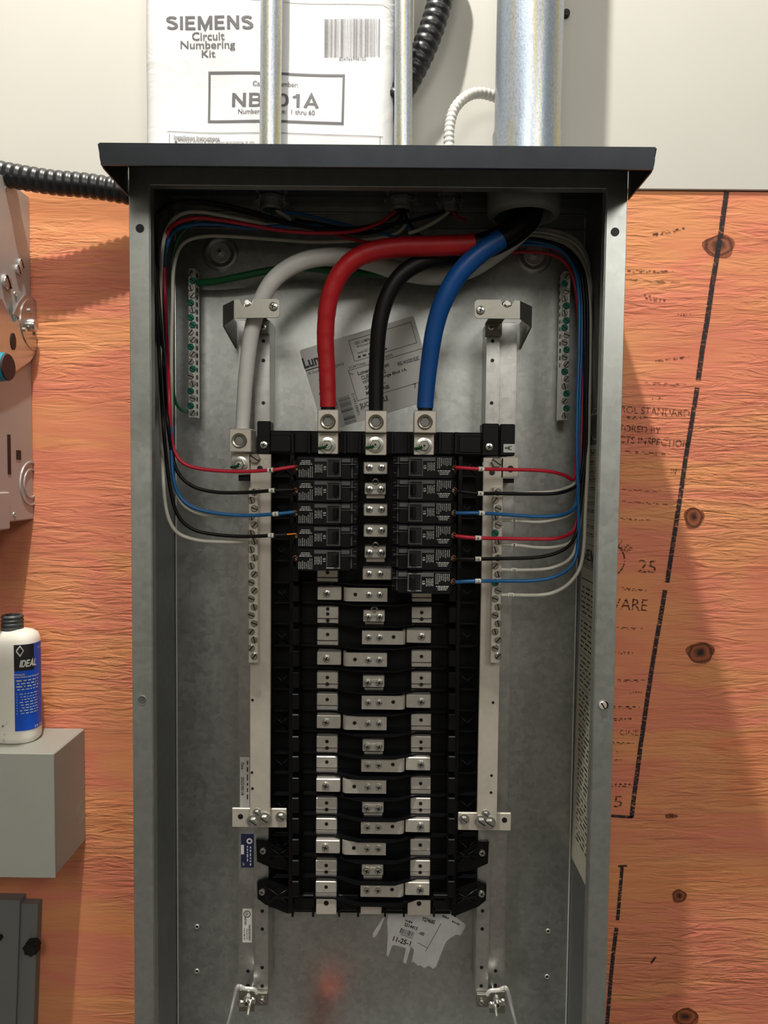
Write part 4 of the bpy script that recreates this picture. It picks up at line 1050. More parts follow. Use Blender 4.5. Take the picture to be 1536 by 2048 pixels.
# connectors inside the box top
def connector(label, x, r, Y):
    e = un(x, 400, Y); c = Vector((e.x, Y, ZT-t)); t_ = thing('conduit_connector', label, 'connector', (c.x, c.y, c.z-0.03))
    bm = B(); z = c.z
    rg = lathe(bm, c, [(r*1.75, z), (r*1.75, z-0.005), (r*1.45, z-0.006), (r*1.45, z-0.010), (r*1.25, z-0.011), (r*1.25, z-0.024), (r*1.05, z-0.026), (r*0.95, z-0.026), (r*0.95, z-0.012)], 24, 'Z'); bm.faces.new(rg[-1]); obj('body', bm, 'cast_zinc', t_, True)
    bm = B()
    lathe(bm, c, [(r*1.25, z-0.0135), (r*1.72, z-0.0135), (r*1.72, z-0.0175), (r*1.25, z-0.0175)], 24, 'Z')
    for k in range(8):
        a = math.pi*k/4+0.2; q = c+Vector((math.cos(a)*r*1.78, math.sin(a)*r*1.78, -0.0155)); box(bm, q-Vector((0.0016, 0.0016, 0.002)), q+Vector((0.0016, 0.0016, 0.002)), 0.0004)
    obj('locknut', bm, 'cast_zinc', t_, True)
    bm = B(); cyl(bm, c+Vector((0, 0, -0.0255)), c+Vector((0, 0, -0.0262)), r*0.95, 20); obj('bore', bm, 'dark_slot', t_)
    return c
c1 = connector('left locknut connector inside the top of the panel', 543, 0.0105, 0.088)
c2 = connector('middle locknut connector with wires hanging from it', 803, 0.0105, 0.088)
c3 = connector('smaller right locknut connector beside the big bushing', 901, 0.0085, 0.092)
bs = thing('conduit_bushing', 'large grey insulating bushing around the big feeder cables', 'bushing', (e3.x, e3.y, ZT-0.055))
bc = Vector((un(1048, 410, 0.066).x, 0.066, ZT-t)); z = bc.z; RB = 0.0405
bm = B(); lathe(bm, bc, [(RB+0.003, z), (RB+0.003, z-0.006), (RB-0.002, z-0.007), (RB-0.002, z-0.010)], 40, 'Z')
for k in range(10):
    a = math.pi*k/5; q = bc+Vector((math.cos(a)*(RB+0.002), math.sin(a)*(RB+0.002), -0.004)); box(bm, q-Vector((0.003, 0.003, 0.003)), q+Vector((0.003, 0.003, 0.003)), 0.0006)
obj('locknut', bm, 'cast_zinc', bs, True)
bm = B(); lathe(bm, bc, [(RB-0.003, z-0.009), (RB, z-0.011), (RB, z-0.034), (RB-0.002, z-0.038), (RB-0.008, z-0.040), (RB-0.009, z-0.038), (RB-0.009, z-0.006)], 48, 'Z'); obj('ring', bm, 'bushing_grey', bs, True, 50)
# ================================================================== FEEDER CABLES
def feeder(name, label, pts, r0, r1, mat, sleeve=None, n=18):
    P = [un(*q) for q in pts]; path = resample(spline(P, 14), 0.003)
    t_ = thing(name, label, 'cable', path[0])
    rf = lambda t: r0+(r1-r0)*min(1, t*1.6)
    if sleeve is None:
        bm = B(); tube(bm, path, rf, n); obj('jacket', bm, mat, t_, True)
    else:
        sm, i1 = sleeve; k = min(range(len(path)), key=lambda i: (path[i]-un(*i1)).length)
        bm = B(); m = len(path)
        tube(bm, path, lambda t: rf(t)*0.90, n); obj('jacket', bm, mat, t_, True)
        rnd = random.Random(len(label))
        bm = B(); rib = 0.045 if sm == 'cable_red' else 0.0
        sub = path[3:k+1]
        tube(bm, sub, lambda t: rf(t*k/m)*(1+rib*(0.5-(t*15.0) % 1.0)), n); obj('heat_shrink', bm, sm, t_, True, label='%s heat-shrink sleeve' % sm.split('_')[1])
    return t_
px_r = lambda w_, Y: w_/2*K(Y)
feeder('feeder_cable', 'thick white neutral cable curving into the left lug', [(484, 868, 0.080), (486, 835, 0.080), (491, 760, 0.078), (503, 665, 0.074), (523, 600, 0.068), (555, 552, 0.062), (610, 521, 0.062), (680, 513, 0.072), (740, 524, 0.086), (800, 542, 0.094), (870, 552, 0.096), (935, 540, 0.094), (990, 508, 0.090), (1040, 466, 0.086), (1058, 440, 0.082), (1060, 410, 0.080)], px_r(28, 0.08), px_r(37, 0.064), 'cable_white')
feeder('feeder_cable', 'thick red feeder cable curving into the left main lug', [(656, 830, 0.074), (656, 800, 0.073), (654, 740, 0.070), (651, 670, 0.064), (658, 600, 0.056), (682, 545, 0.050), (725, 510, 0.047), (790, 495, 0.046), (870, 492, 0.046), (945, 488, 0.047), (990, 474, 0.050), (1022, 452, 0.055), (1034, 430, 0.060), (1036, 400, 0.062)], px_r(32, 0.07), px_r(39, 0.05), 'cable_black', ('cable_red', (945, 488, 0.047)))
feeder('feeder_cable', 'thick black feeder cable curving into the middle main lug', [(752, 832, 0.074), (752, 800, 0.073), (753, 730, 0.070), (759, 650, 0.064), (776, 590, 0.060), (805, 548, 0.058), (850, 522, 0.060), (910, 512, 0.063), (965, 503, 0.066), (1020, 478, 0.070), (1056, 450, 0.074), (1068, 428, 0.074), (1068, 400, 0.072)], px_r(29, 0.07), px_r(34, 0.06), 'cable_black')
feeder('feeder_cable', 'thick blue feeder cable curving into the right main lug', [(850, 832, 0.074), (851, 800, 0.073), (858, 730, 0.068), (870, 655, 0.060), (888, 600, 0.053), (918, 548, 0.047), (958, 508, 0.043), (1002, 477, 0.042), (1032, 455, 0.046), (1050, 436, 0.052), (1054, 400, 0.056)], px_r(33, 0.07), px_r(40, 0.045), 'cable_black', ('cable_blue', (1003, 476, 0.042)))
feeder('ground_cable', 'green ground cable running from the left ground bar behind the white cable', [(396, 566, 0.122), (430, 563, 0.118), (480, 553, 0.112), (540, 541, 0.108), (600, 535, 0.106), (680, 543, 0.108), (760, 548, 0.114), (850, 546, 0.118), (930, 536, 0.118), (1000, 500, 0.112), (1050, 455, 0.098), (1058, 410, 0.09)], px_r(14, 0.11), px_r(14, 0.11), 'ins_green')
# ================================================================== BRANCH WIRES
def wire(label, pts, mat, r=0.00205, group=None, mark=None, copper=False, name='branch_wire'):
    P = [un(*q) if len(q) == 3 else un(q[0], q[1], 0.07) for q in pts]
    path = resample(spline(P, 10), 0.0035)
    path.append(P[-1])
    t_ = thing(name, label, 'wire', path[0], group)
    bm = B(); tube(bm, path, r, 10); obj('insulation', bm, mat, t_, True)
    if copper:
        d = (path[0]-path[2]).normalized(); bm = B(); tube(bm, [path[0]-d*0.002, path[0]+d*copper], r*0.62, 8); obj('copper_end', bm, 'copper', t_, True, label='bare copper end')
    if mark:
        mx, my, s = mark; i = min(range(1, len(path)-1), key=lambda j: abs(path[j].x-un(mx, my, path[j].y).x)+abs(path[j].z-un(mx, my, path[j].y).z))
        c = path[i]; d = (path[i+1]-path[i-1]).normalized(); bm = B()
        tube(bm, [c-d*0.0031, c, c+d*0.0031], r*1.32, 12); mk = obj('number_marker', bm, 'marker_white', t_, True, label='white number %s marker' % s)
        bm2 = Print((c.x, c.y-r*1.36, c.z), (1, 0, 0), (0, 0, 1), (0, -1, 0), 0.0002); bm2.text(s, 0, 0, 0.0016*len(s)+0.0003, 0.0030, 0, 0.02); bm2.build('marker_digit', 'print_dark', mk)
    return t_
def WL(x, y, dX=0.0):                              # a wire hugging the left wall
    p = unx(x, y, -0.2475+dX); return (x, y, max(0.008, p.y))
GL, GR = 'wires of the left branch circuits', 'wires of the right branch circuits'
cx2 = (800, 425, 0.088); TW = 0.048
# left bundle, outermost first
wire('red wire from the left bundle to the top left breaker', [(591, 933, 0.049), (570, 936, 0.046), (543, 940, 0.045), (480, 943, 0.05), (410, 939, 0.052), (370, 928, 0.052), (352, 908, 0.052), (342, 870, 0.05), (338, 780, 0.048), WL(334, 680, .003), WL(330, 590, .004), WL(329, 520, .004), (333, 472, 0.036), (350, 448, 0.045), (390, 436, 0.052), (440, 440, 0.056), (510, 452, 0.06), (570, 462, 0.062), (640, 466, 0.064), (705, 463, 0.068), (755, 448, 0.076), (785, 428, 0.084), (797, 412, 0.088)], 'ins_red', mark=(543, 940, '1'), copper=0.004, group=GL)
wire('upper black wire from the left bundle to the second left breaker', [(588, 979, 0.049), (570, 980, 0.046), (545, 981, 0.045), (490, 985, 0.052), (430, 984, 0.054), (385, 972, 0.054), (356, 945, 0.052), (343, 900, 0.05), (334, 830, 0.045), WL(328, 740, .002), WL(322, 660, .002), WL(317, 590), WL(313, 520), WL(312, 460), (322, 426, 0.022), (345, 407, 0.035), (390, 402, 0.05), (440, 408, 0.06), (500, 422, 0.066), (560, 440, 0.068), (620, 455, 0.070), (680, 458, 0.074), (740, 452, 0.08), (790, 430, 0.088), (803, 412, 0.09)], 'ins_black', mark=(545, 981, '3'), copper=0.003, group=GL)
wire('blue wire from the left bundle to the middle left breaker', [(589, 1024, 0.049), (570, 1026, 0.046), (551, 1028, 0.045), (490, 1031, 0.052), (430, 1026, 0.054), (385, 1014, 0.054), (358, 990, 0.052), (346, 950, 0.05), (342, 880, 0.05), (338, 780, 0.05), WL(332, 680, .001), WL(329, 600, .001), WL(328, 540, .001), (334, 490, 0.04), (352, 460, 0.052), (390, 449, 0.062), (440, 449, 0.068), (500, 456, 0.072), (560, 452, 0.080), (640, 452, 0.090), (700, 460, 0.092), (760, 462, 0.092), (800, 440, 0.092), (805, 414, 0.092)], 'ins_blue', mark=(551, 1028, '5'), copper=0.003, group=GL)
wire('lower black wire with a bare copper tip at the fourth left breaker', [(574, 1069, 0.047), (560, 1070, 0.046), (543, 1071, 0.045), (490, 1073, 0.052), (430, 1069, 0.054), (385, 1058, 0.052), (357, 1032, 0.048), (343, 990, 0.044), (333, 920, 0.040), (326, 840, 0.034), WL(320, 740, .001), WL(315, 640), WL(311, 560), WL(309, 480), (313, 436, 0.013), (330, 412, 0.03), (365, 404, 0.048), (420, 409, 0.064), (500, 428, 0.074), (580, 448, 0.080), (660, 462, 0.084), (740, 466, 0.088), (795, 444, 0.09), (806, 414, 0.09)], 'ins_black', mark=(543, 1071, '7'), copper=0.010, group=GL)
wire('upper white wire running just below the blue wire to the left terminal strip', [(499, 1033, 0.066), (470, 1033, 0.064), (430, 1032, 0.062), (390, 1024, 0.06), (362, 1003, 0.056), (348, 965, 0.054), (342, 900, 0.054), (343, 800, 0.062), (343, 700, 0.062), (345, 600, 0.066), (347, 540, 0.07), (358, 498, 0.078), (380, 479, 0.085), (420, 472, 0.092), (480, 474, 0.098), (560, 480, 0.104), (640, 484, 0.106), (720, 480, 0.104), (790, 468, 0.1), (815, 440, 0.094), (806, 414, 0.092)], 'ins_white', group=GL)
wire('lower white wire of the left bundle ending at the left terminal strip', [(497, 1083, 0.066), (450, 1084, 0.062), (400, 1081, 0.058), (362, 1070, 0.05), (342, 1048, 0.042), (331, 1010, 0.036), (326, 950, 0.032), WL(322, 860), WL(320, 760), WL(321, 660, -.001), WL(322, 560), (326, 490, 0.034), (340, 447, 0.046), (366, 427, 0.056), (400, 424, 0.064), (450, 432, 0.07), (510, 444, 0.076), (545, 450, 0.08), (580, 440, 0.086), (560, 425, 0.088), (546, 414, 0.088)], 'ins_white', group=GL)
wire('thin green ground wire looping to the foot of the left ground bar', [(376, 824, 0.12), (362, 820, 0.116), (350, 800, 0.105), (346, 760, 0.09), (344, 690, 0.08), (343, 600, 0.076), (345, 520, 0.076), (358, 474, 0.076), (390, 444, 0.076), (430, 430, 0.078), (490, 440, 0.084), (530, 446, 0.086), (545, 430, 0.088), (544, 414, 0.088)], 'ins_green', 0.0017, GL)
wire('blue wire drooping from the left connector across to the middle', [(544, 412, 0.090), (560, 424, 0.090), (600, 428, 0.094), (650, 440, 0.098), (700, 452, 0.1), (760, 466, 0.1), (830, 484, 0.1), (900, 492, 0.1)], 'ins_blue', group='wires across the top')
wire('black wire drooping from the right connector across to the left bundle', [(899, 414, 0.092), (893, 420, 0.088), (860, 432, 0.082), (810, 444, 0.08), (760, 452, 0.08), (700, 458, 0.084), (640, 448, 0.09), (590, 440, 0.094)], 'ins_black', group='wires across the top')
wire('short white wire slanting down from the right connector', [(902, 414, 0.092), (893, 428, 0.086), (868, 445, 0.08), (838, 460, 0.078), (818, 466, 0.082)], 'ins_white', group='wires across the top')
wire('short red wire peeping from the right connector', [(904, 412, 0.09), (905, 422, 0.086), (912, 432, 0.092), (930, 440, 0.105)], 'ins_red', 0.0016, 'wires across the top')
wire('black wire crossing under the middle connector to the right bundle', [(808, 414, 0.088), (815, 440, 0.082), (835, 468, 0.082), (870, 486, 0.09), (930, 498, 0.104), (1000, 494, 0.112), (1060, 486, 0.112), (1110, 492, 0.108), (1150, 520, 0.1), (1166, 570, 0.094), (1170, 680, 0.09), (1170, 800, 0.088), (1168, 900, 0.086), (1164, 940, 0.082), (1155, 968, 0.076), (1138, 980, 0.072), (1110, 987, 0.066), (1060, 988, 0.062), (1000, 987, 0.055), (960, 987, 0.046), (930, 984, 0.046), (912, 982, 0.049)], 'ins_black', mark=(960, 987, '4'), group=GR)
# right bundle
wire('upper red wire from the top right breaker to the right bundle', [(912, 935, 0.049), (930, 936, 0.046), (962, 938, 0.045), (1010, 939, 0.055), (1060, 940, 0.062), (1100, 943, 0.068), (1130, 951, 0.074), (1147, 959, 0.080), (1152, 930, 0.086), (1154, 860, 0.092), (1157, 760, 0.098), (1158, 660, 0.1), (1152, 580, 0.104), (1136, 532, 0.108), (1105, 510, 0.112), (1060, 504, 0.114), (1000, 506, 0.116), (930, 510, 0.118), (860, 500, 0.114), (800, 490, 0.108), (740, 486, 0.104), (690, 474, 0.1), (640, 460, 0.098)], 'ins_red', mark=(962, 938, '2'), copper=0.003, group=GR)
wire('upper blue wire from the third right breaker to the right bundle', [(913, 1026, 0.049), (930, 1026, 0.046), (960, 1026, 0.045), (1010, 1029, 0.055), (1070, 1033, 0.062), (1115, 1031, 0.066), (1142, 1022, 0.072), (1154, 1000, 0.078), (1157, 950, 0.082), (1158, 860, 0.086), (1161, 760, 0.092), (1164, 660, 0.096), (1162, 580, 0.1), (1150, 530, 0.104), (1120, 500, 0.108), (1070, 490, 0.11), (1000, 492, 0.108), (930, 496, 0.106), (860, 480, 0.1), (820, 456, 0.094), (808, 414, 0.09)], 'ins_blue', mark=(960, 1026, '6'), copper=0.003, group=GR)
wire('lower red wire from the fourth right breaker to the right bundle', [(912, 1072, 0.049), (930, 1074, 0.046), (958, 1076, 0.045), (1010, 1077, 0.055), (1070, 1078, 0.062), (1110, 1077, 0.066), (1137, 1069, 0.072), (1152, 1052, 0.078), (1158, 1010, 0.086), (1160, 940, 0.09), (1163, 860, 0.094), (1166, 760, 0.098), (1168, 660, 0.102), (1164, 580, 0.106), (1148, 526, 0.112), (1110, 498, 0.116), (1060, 492, 0.12), (1000, 496, 0.122)], 'ins_red', mark=(958, 1076, '8'), copper=0.003, group=GR)
wire('lower black wire from the fifth right breaker to the right bundle', [(912, 1118, 0.049), (930, 1118, 0.046), (958, 1118, 0.045), (1010, 1117, 0.055), (1070, 1115, 0.06), (1110, 1107, 0.064), (1137, 1092, 0.068), (1152, 1066, 0.074), (1160, 1020, 0.078), (1166, 960, 0.082), (1172, 900, 0.084), (1173, 800, 0.086), (1175, 700, 0.09), (1174, 600, 0.094), (1163, 535, 0.1), (1130, 496, 0.106), (1080, 480, 0.11), (1020, 478, 0.11), (950, 480, 0.112)], 'ins_black', mark=(958, 1118, '10'), copper=0.003, group=GR)
wire('lower blue wire from the bottom right breaker to the right bundle', [(912, 1164, 0.049), (930, 1163, 0.046), (957, 1162, 0.045), (1010, 1162, 0.055), (1070, 1161, 0.06), (1110, 1153, 0.064), (1138, 1137, 0.068), (1153, 1110, 0.072), (1157, 1060, 0.074), (1156, 980, 0.074), (1154, 900, 0.076), (1155, 800, 0.082), (1158, 700, 0.088), (1158, 600, 0.094), (1148, 536, 0.1), (1118, 498, 0.106), (1070, 484, 0.11), (1010, 484, 0.112), (940, 488, 0.112)], 'ins_blue', mark=(957, 1162, '12'), copper=0.003, group=GR)
wire('white wire just above the upper black wire at the right terminal strip', [(1003, 990, 0.07), (1050, 986, 0.068), (1100, 984, 0.07), (1130, 977, 0.076), (1150, 966, 0.084), (1160, 940, 0.1), (1172, 900, 0.108), (1178, 800, 0.112), (1182, 700, 0.114), (1183, 600, 0.114), (1175, 530, 0.114), (1150, 488, 0.114), (1100, 468, 0.114), (1050, 464, 0.114), (980, 466, 0.114)], 'ins_white', 0.0019, GR)
wire('white wire marked 6 under the upper blue wire on the right', [(1003, 1040, 0.07), (1030, 1041, 0.068), (1075, 1044, 0.068), (1110, 1039, 0.07), (1138, 1029, 0.074), (1153, 1008, 0.084), (1161, 960, 0.1), (1170, 880, 0.106), (1176, 780, 0.110), (1179, 680, 0.112), (1178, 590, 0.112), (1168, 528, 0.112), (1140, 490, 0.112), (1090, 474, 0.112), (1030, 470, 0.112)], 'ins_white', 0.0019, GR, (1029, 1041, '6'))
wire('white wire marked 8 under the lower red wire on the right', [(1003, 1089, 0.07), (1030, 1090, 0.068), (1075, 1095, 0.068), (1110, 1094, 0.07), (1140, 1085, 0.074), (1154, 1060, 0.086), (1164, 1000, 0.1), (1172, 900, 0.106), (1179, 780, 0.110), (1181, 680, 0.112), (1181, 590, 0.116), (1172, 524, 0.118), (1146, 484, 0.118), (1095, 466, 0.118), (1030, 462, 0.118)], 'ins_white', 0.0019, GR, (1029, 1090, '8'))
wire('white wire marked 10 under the lower black wire on the right', [(1003, 1139, 0.07), (1026, 1140, 0.068), (1080, 1139, 0.066), (1112, 1133, 0.068), (1138, 1119, 0.072), (1152, 1093, 0.08), (1160, 1040, 0.096), (1170, 940, 0.106), (1178, 820, 0.112), (1182, 700, 0.116), (1184, 600, 0.12), (1177, 524, 0.122), (1152, 480, 0.122), (1100, 460, 0.122), (1030, 457, 0.122)], 'ins_white', 0.0019, GR, (1026, 1140, '10'))
wire('lowest white wire marked 12 sweeping up the right wall', [(1003, 1190, 0.07), (1024, 1190, 0.068), (1080, 1190, 0.066), (1112, 1183, 0.066), (1140, 1165, 0.068), (1160, 1135, 0.072), (1168, 1090, 0.074), (1171, 1020, 0.076), (1175, 940, 0.08), (1178, 840, 0.09), (1180, 720, 0.1), (1180, 610, 0.106), (1170, 535, 0.11), (1140, 494, 0.11), (1090, 478, 0.112)], 'ins_white', 0.0021, GR, (1024, 1190, '12'))
# ================================================================== PAPER BAG
YB = 0.1145
def crumple(v):
    x, z = v.x*26, v.z*26
    return 0.0012*(math.sin(x*1.1+0.7*z)+math.sin(0.6*x-1.3*z+1.0)+0.7*math.sin(1.9*x+0.3*z+2.0))
bag = thing('paper_bag', 'white printed paper bag for a circuit numbering kit, tucked behind the conduits', 'bag', (un(540, 290, YB).x, YB+0.01, HT+0.001))
X0, X1 = un(290, 150, YB).x, un(787, 150, YB).x; Z0, Z1 = HT+0.0015, un(500, -260, YB).z
bm = B(); nx, nz = 44, 40; G = []
for j in range(nz+1):
    row = []
    for i in range(nx+1):
        u, v = i/nx, j/nz; x = X0+(X1-X0)*u; z = Z0+(Z1-Z0)*v
        e = min(u, 1-u)*(X1-X0); y = YB+0.006*max(0, 1-e/0.012)**2
        q = Vector((x, y, z)); q.y += crumple(q); row.append(bm.verts.new(q))
    G.append(row)
for j in range(nz):
    for i in range(nx): bm.faces.new((G[j][i], G[j][i+1], G[j+1][i+1], G[j+1][i]))
ret = bmesh.ops.extrude_face_region(bm, geom=bm.faces[:])
for v in [g for g in ret['geom'] if isinstance(g, bmesh.types.BMVert)]: v.co.y = 0.131
bmesh.ops.recalc_face_normals(bm, faces=bm.faces[:])
obj('bag_body', bm, 'paper_white', bag, True, 60)
warp = lambda v: Vector((0, crumple(v), 0))
pr = Print.face(YB, 0.0005)
pr.text('SIEMENS', 420, 49, 170, 29, 0, dict(wgt=0.17)); pr.text('Circuit', 417, 73, 64, 15, 0, 0.012); pr.text('Numbering', 416, 92, 107, 18, 0, 0.012); pr.text('Kit', 417, 107, 27, 13, 0, 0.012)
pr.text('NB101A', 551, 199, 170, 31, -1, dict(wgt=0.15)); pr.text('Catalog Number:', 551, 170, 88, 12, -1, 0.012); pr.text('Numbering Range:  1 thru 60', 553, 226, 150, 12, -1, 0.012)
pr.outline(552, 196, 262, 92, 4.5, -1, 40); pr.barcode(704, 75, 108, 72, 44, 0, 11); pr.text('804766998102', 705, 117, 52, 7)
pr.text('Installation Instructions:', 394, 275, 90, 8, -1, 0.01); pr.rect(394, 280, 90, 0.8, -1, 8)
pr.ring(352, 284, 1.4, 2.4); pr.text('Always ensure the door/enclosing is on', 432, 284, 150, 6, -1)
pr.rect(550, 268, 422, 1.0, -1.0, 40); pr.rect(339, 279, 1.0, 24, 0, 2); pr.rect(760, 281, 1.0, 16, 0, 2)
pr.build('bag_print', 'print_grey', bag, 'grey printed lettering, barcode and boxed catalogue number', warp)
pr = Print.face(YB, 0.0004); pr.rect(680, 6.5, 220, 1.4, -1, 20); pr.rect(460, 0, 150, 1.2, -1.4, 20); pr.build('bag_seam', 'label_grey', bag, None, warp)
# small screw on the wall
p = un(1131, 30, 0.149); bm = B(); rg = lathe(bm, p, [(0.0046, 0.149), (0.0046, 0.1445), (0.0038, 0.1430)], 16); bm.faces.new(rg[-1]); box(bm, (p.x-0.0032, 0.1427, p.z-0.0005), (p.x+0.0032, 0.1432, p.z+0.0005))
tag(obj('wall_screw', bm, 'rubber_black', None, True), 'small black screw head in the white wall right of the thick conduit', 'screw')
# ================================================================== DISCONNECT SWITCH (left)
XD = -0.433; zd0 = unx(88, 1036, XD).z; zd1 = unx(41, 379, XD).z
dsw = thing('disconnect_switch', 'pale grey disconnect switch box with a teal-tipped handle at the left edge', 'switch box', (XD-0.06, PLY_Y, zd0))
bm = B(); box(bm, (XD-0.16, -0.02, zd0), (XD, PLY_Y-0.0005, zd1), 0.0015); obj('body', bm, 'disconnect_grey', dsw)
bm = B(); box(bm, (XD-0.165, -0.03, zd0-0.006), (XD+0.003, 0.066, zd1-0.06), 0.002); 
bm.free(); bm = B(); a = unx(20, 1045, XD+0.002)
box(bm, (XD-0.165, -0.03, zd0-0.008), (XD+0.0025, a.y, un(10, 985, 0.06).z), 0.0015); obj('front_cover', bm, 'disconnect_grey', dsw)
def xc(px, py, X=XD): return unx(px, py, X)
# handle plate on the flank
hp = [(0, 598), (15, 628), (20, 642), (27, 646), (35, 636), (29, 630), (24, 628), (34, 606), (46, 590), (60, 592), (74, 606), (83, 632), (84, 660), (79, 690), (58, 722), (30, 741), (0, 752), (-30, 752), (-30, 590)]
bm = B(); prism(bm, [tuple(xc(x, y, XD+0.004)) for x, y in hp], (0.002, 0, 0)); hd = obj('handle_plate', bm, 'plated_steel', dsw, label='bright plated rotary handle plate')
p = xc(63, 650, XD+0.004); bm = B(); cyl(bm, (XD+0.001, p.y, p.z), (XD+0.007, p.y, p.z), 0.031, 40); obj('handle_disc', bm, 'plated_steel', hd, True)
p = xc(60, 650, XD+0.007); bm = B(); rg = lathe(bm, p, [(0.008, XD+0.007), (0.0078, XD+0.012), (0.006, XD+0.0145), (0.0035, XD+0.013)], 24, 'X'); bm.faces.new(rg[-1]); obj('pivot', bm, 'plated_steel', hd, True)
for (x, y) in ((49, 659), (70, 667), (59, 621)):
    p = xc(x, y, XD+0.007); bm = B(); cyl(bm, (XD+0.0065, p.y, p.z), (XD+0.009, p.y, p.z), 0.0028, 12); obj('rivet', bm, 'screw_steel', hd, True)
p = xc(26, 683, XD+0.006); bm = B(); prism(bm, [(XD+0.0062, p.y+0.006*math.cos(a), p.z+0.010*math.sin(a)) for a in [k*math.pi/8 for k in range(16)]], (0.0006, 0, 0)); obj('handle_slot', bm, 'dark_slot', hd)
k0 = unx(18, 734, XD+0.060); bm = B()
rg = lathe(bm, k0, [(0.0135, XD+0.006), (0.0145, XD+0.012), (0.0150, XD+0.050), (0.0140, XD+0.0585)], 32, 'X'); bm.faces.new(rg[0]); kn = obj('handle_grip', bm, 'teal_plastic', hd, True, label='teal plastic grip')
bm = B(); rg = lathe(bm, k0, [(0.0140, XD+0.0585), (0.0128, XD+0.060)], 32, 'X'); bm.faces.new(rg[-1]); obj('grip_end', bm, 'knob_dark', kn, label='dark end face of the grip')
S_DS = pan_screw(0.0055, 'plated_steel', False)
for (x, y, s) in ((40, 527, 1.0), (34, 539, 1.0), (10, 564, 1.5)):
    p = xc(x, y); o = inst('cover_screw', S_DS, p, dsw, (0, 0, math.radians(90)), s)
    bm = B(); cyl(bm, (XD-0.0005, p.y, p.z), (XD+0.003, p.y, p.z), 0.0058*s, 14); obj('screw_boss', bm, 'disconnect_grey', dsw, True)
for (x, y) in ((30, 588), (12, 377), (11, 1019), (28, 1029), (80, 1020)):
    p = xc(x, y); bm = B(); lathe(bm, p, [(0.0032, XD), (0.0028, XD+0.001), (0.0016, XD+0.0012), (0.0012, XD+0.0004)], 12, 'X'); obj('dimple', bm, 'disconnect_grey', dsw, True)
for (x, y, ry, rz) in ((18, 909, 0.0035, 0.0235), (37, 910, 0.0055, 0.0058)):
    p = xc(x, y); bm = B(); box(bm, (XD-0.0002, p.y-ry, p.z-rz), (XD+0.0006, p.y+ry, p.z+rz), 0.0004); obj('flank_slot', bm, 'dark_slot', dsw)
p = xc(62, 967)
for r_ in (0.0265, 0.0175):
    bm = B(); lathe(bm, p, [(r_+0.0014, XD), (r_+0.0010, XD+0.0014), (r_-0.0010, XD+0.0014), (r_-0.0014, XD)], 40, 'X'); obj('knockout', bm, 'disconnect_grey', dsw, True)
# ================================================================== JUNCTION BOX AND BOTTLE
XJ = -0.3717; Yj = 0.066; zj1 = un(122, 1509, Yj).z; zj0 = un(122, 1757, Yj).z
jb = thing('junction_box', 'square grey steel junction box under the bottle', 'junction box', (XJ-0.09, PLY_Y, zj0))
bm = B(); box(bm, (XJ-0.20, Yj+0.002, zj0+0.0015), (XJ, PLY_Y-0.0005, zj1), 0.0012); obj('body', bm, 'box_grey', jb)
bm = B(); box(bm, (XJ-0.20, Yj, zj0), (XJ+0.0008, Yj+0.0016, zj1+0.0006), 0.0007); obj('front_cover', bm, 'box_grey', jb)
for (x, y, rs) in ((164, 1550, (0.017, 0.011)), (161, 1625, (0.013, 0.009))):
    p = unx(x, y, XJ)
    for r_ in rs:
        bm = B(); lathe(bm, p, [(r_+0.0006, XJ-0.0002), (r_, XJ+0.00012), (r_-0.0006, XJ-0.0002)], 32, 'X'); obj('knockout', bm, 'box_grey', jb, True)
bc = Vector((un(33, 1400, 0.112).x, 0.113, zj1+0.0006))
bt = thing('lubricant_bottle', 'white plastic bottle with a blue label, on the grey junction box', 'bottle', bc)
HB = un(36, 1257, 0.112).z-bc.z
def oval(bm, prof, sx=1.0, sy=0.74, n=40, mi=0, cap0=True, cap1=True):
    rings = []
    for r_, z in prof:
        rings.append([bm.verts.new((bc.x+r_*sx*math.copysign(abs(math.cos(a))**0.8, math.cos(a)), bc.y+r_*sy*math.copysign(abs(math.sin(a))**0.8, math.sin(a)), bc.z+z)) for a in [2*math.pi*i/n for i in range(n)]])
    for A, Dq in zip(rings, rings[1:]):
        for i in range(n): bm.faces.new((A[i], A[(i+1) % n], Dq[(i+1) % n], Dq[i]))
    if cap0: bm.faces.new(rings[0][::-1])
    if cap1: bm.faces.new(rings[-1])
RBt = 46*K(0.105)
bm = B(); oval(bm, [(RBt*0.90, 0), (RBt*0.97, 0.003), (RBt, 0.008), (RBt, HB*0.86), (RBt*0.985, HB*0.91), (RBt*0.90, HB*0.96), (RBt*0.70, HB*0.985), (RBt*0.40, HB)]); obj('body', bm, 'bottle_white', bt, True)
rn = 20*K(0.112); bm = B(); nc = Vector((bc.x-0.004, bc.y, 0)); hN = 0.0165
prof = [(rn*1.06, bc.z+HB-0.003), (rn*1.02, bc.z+HB+0.003)]
for k in range(3):
    zb = bc.z+HB+0.003+k*0.0044; prof += [(rn*0.94, zb), (rn*1.05, zb+0.0018), (rn*1.05, zb+0.0032), (rn*0.92, zb+0.005)]
prof += [(rn*0.90, bc.z+HB+hN), (rn*0.70, bc.z+HB+hN), (rn*0.70, bc.z+HB+0.004)]
rg = lathe(bm, nc, prof, 28, 'Z'); bm.faces.new(rg[-1]); obj('neck', bm, 'bottle_neck', bt, True, label='threaded neck smeared with dark compound')
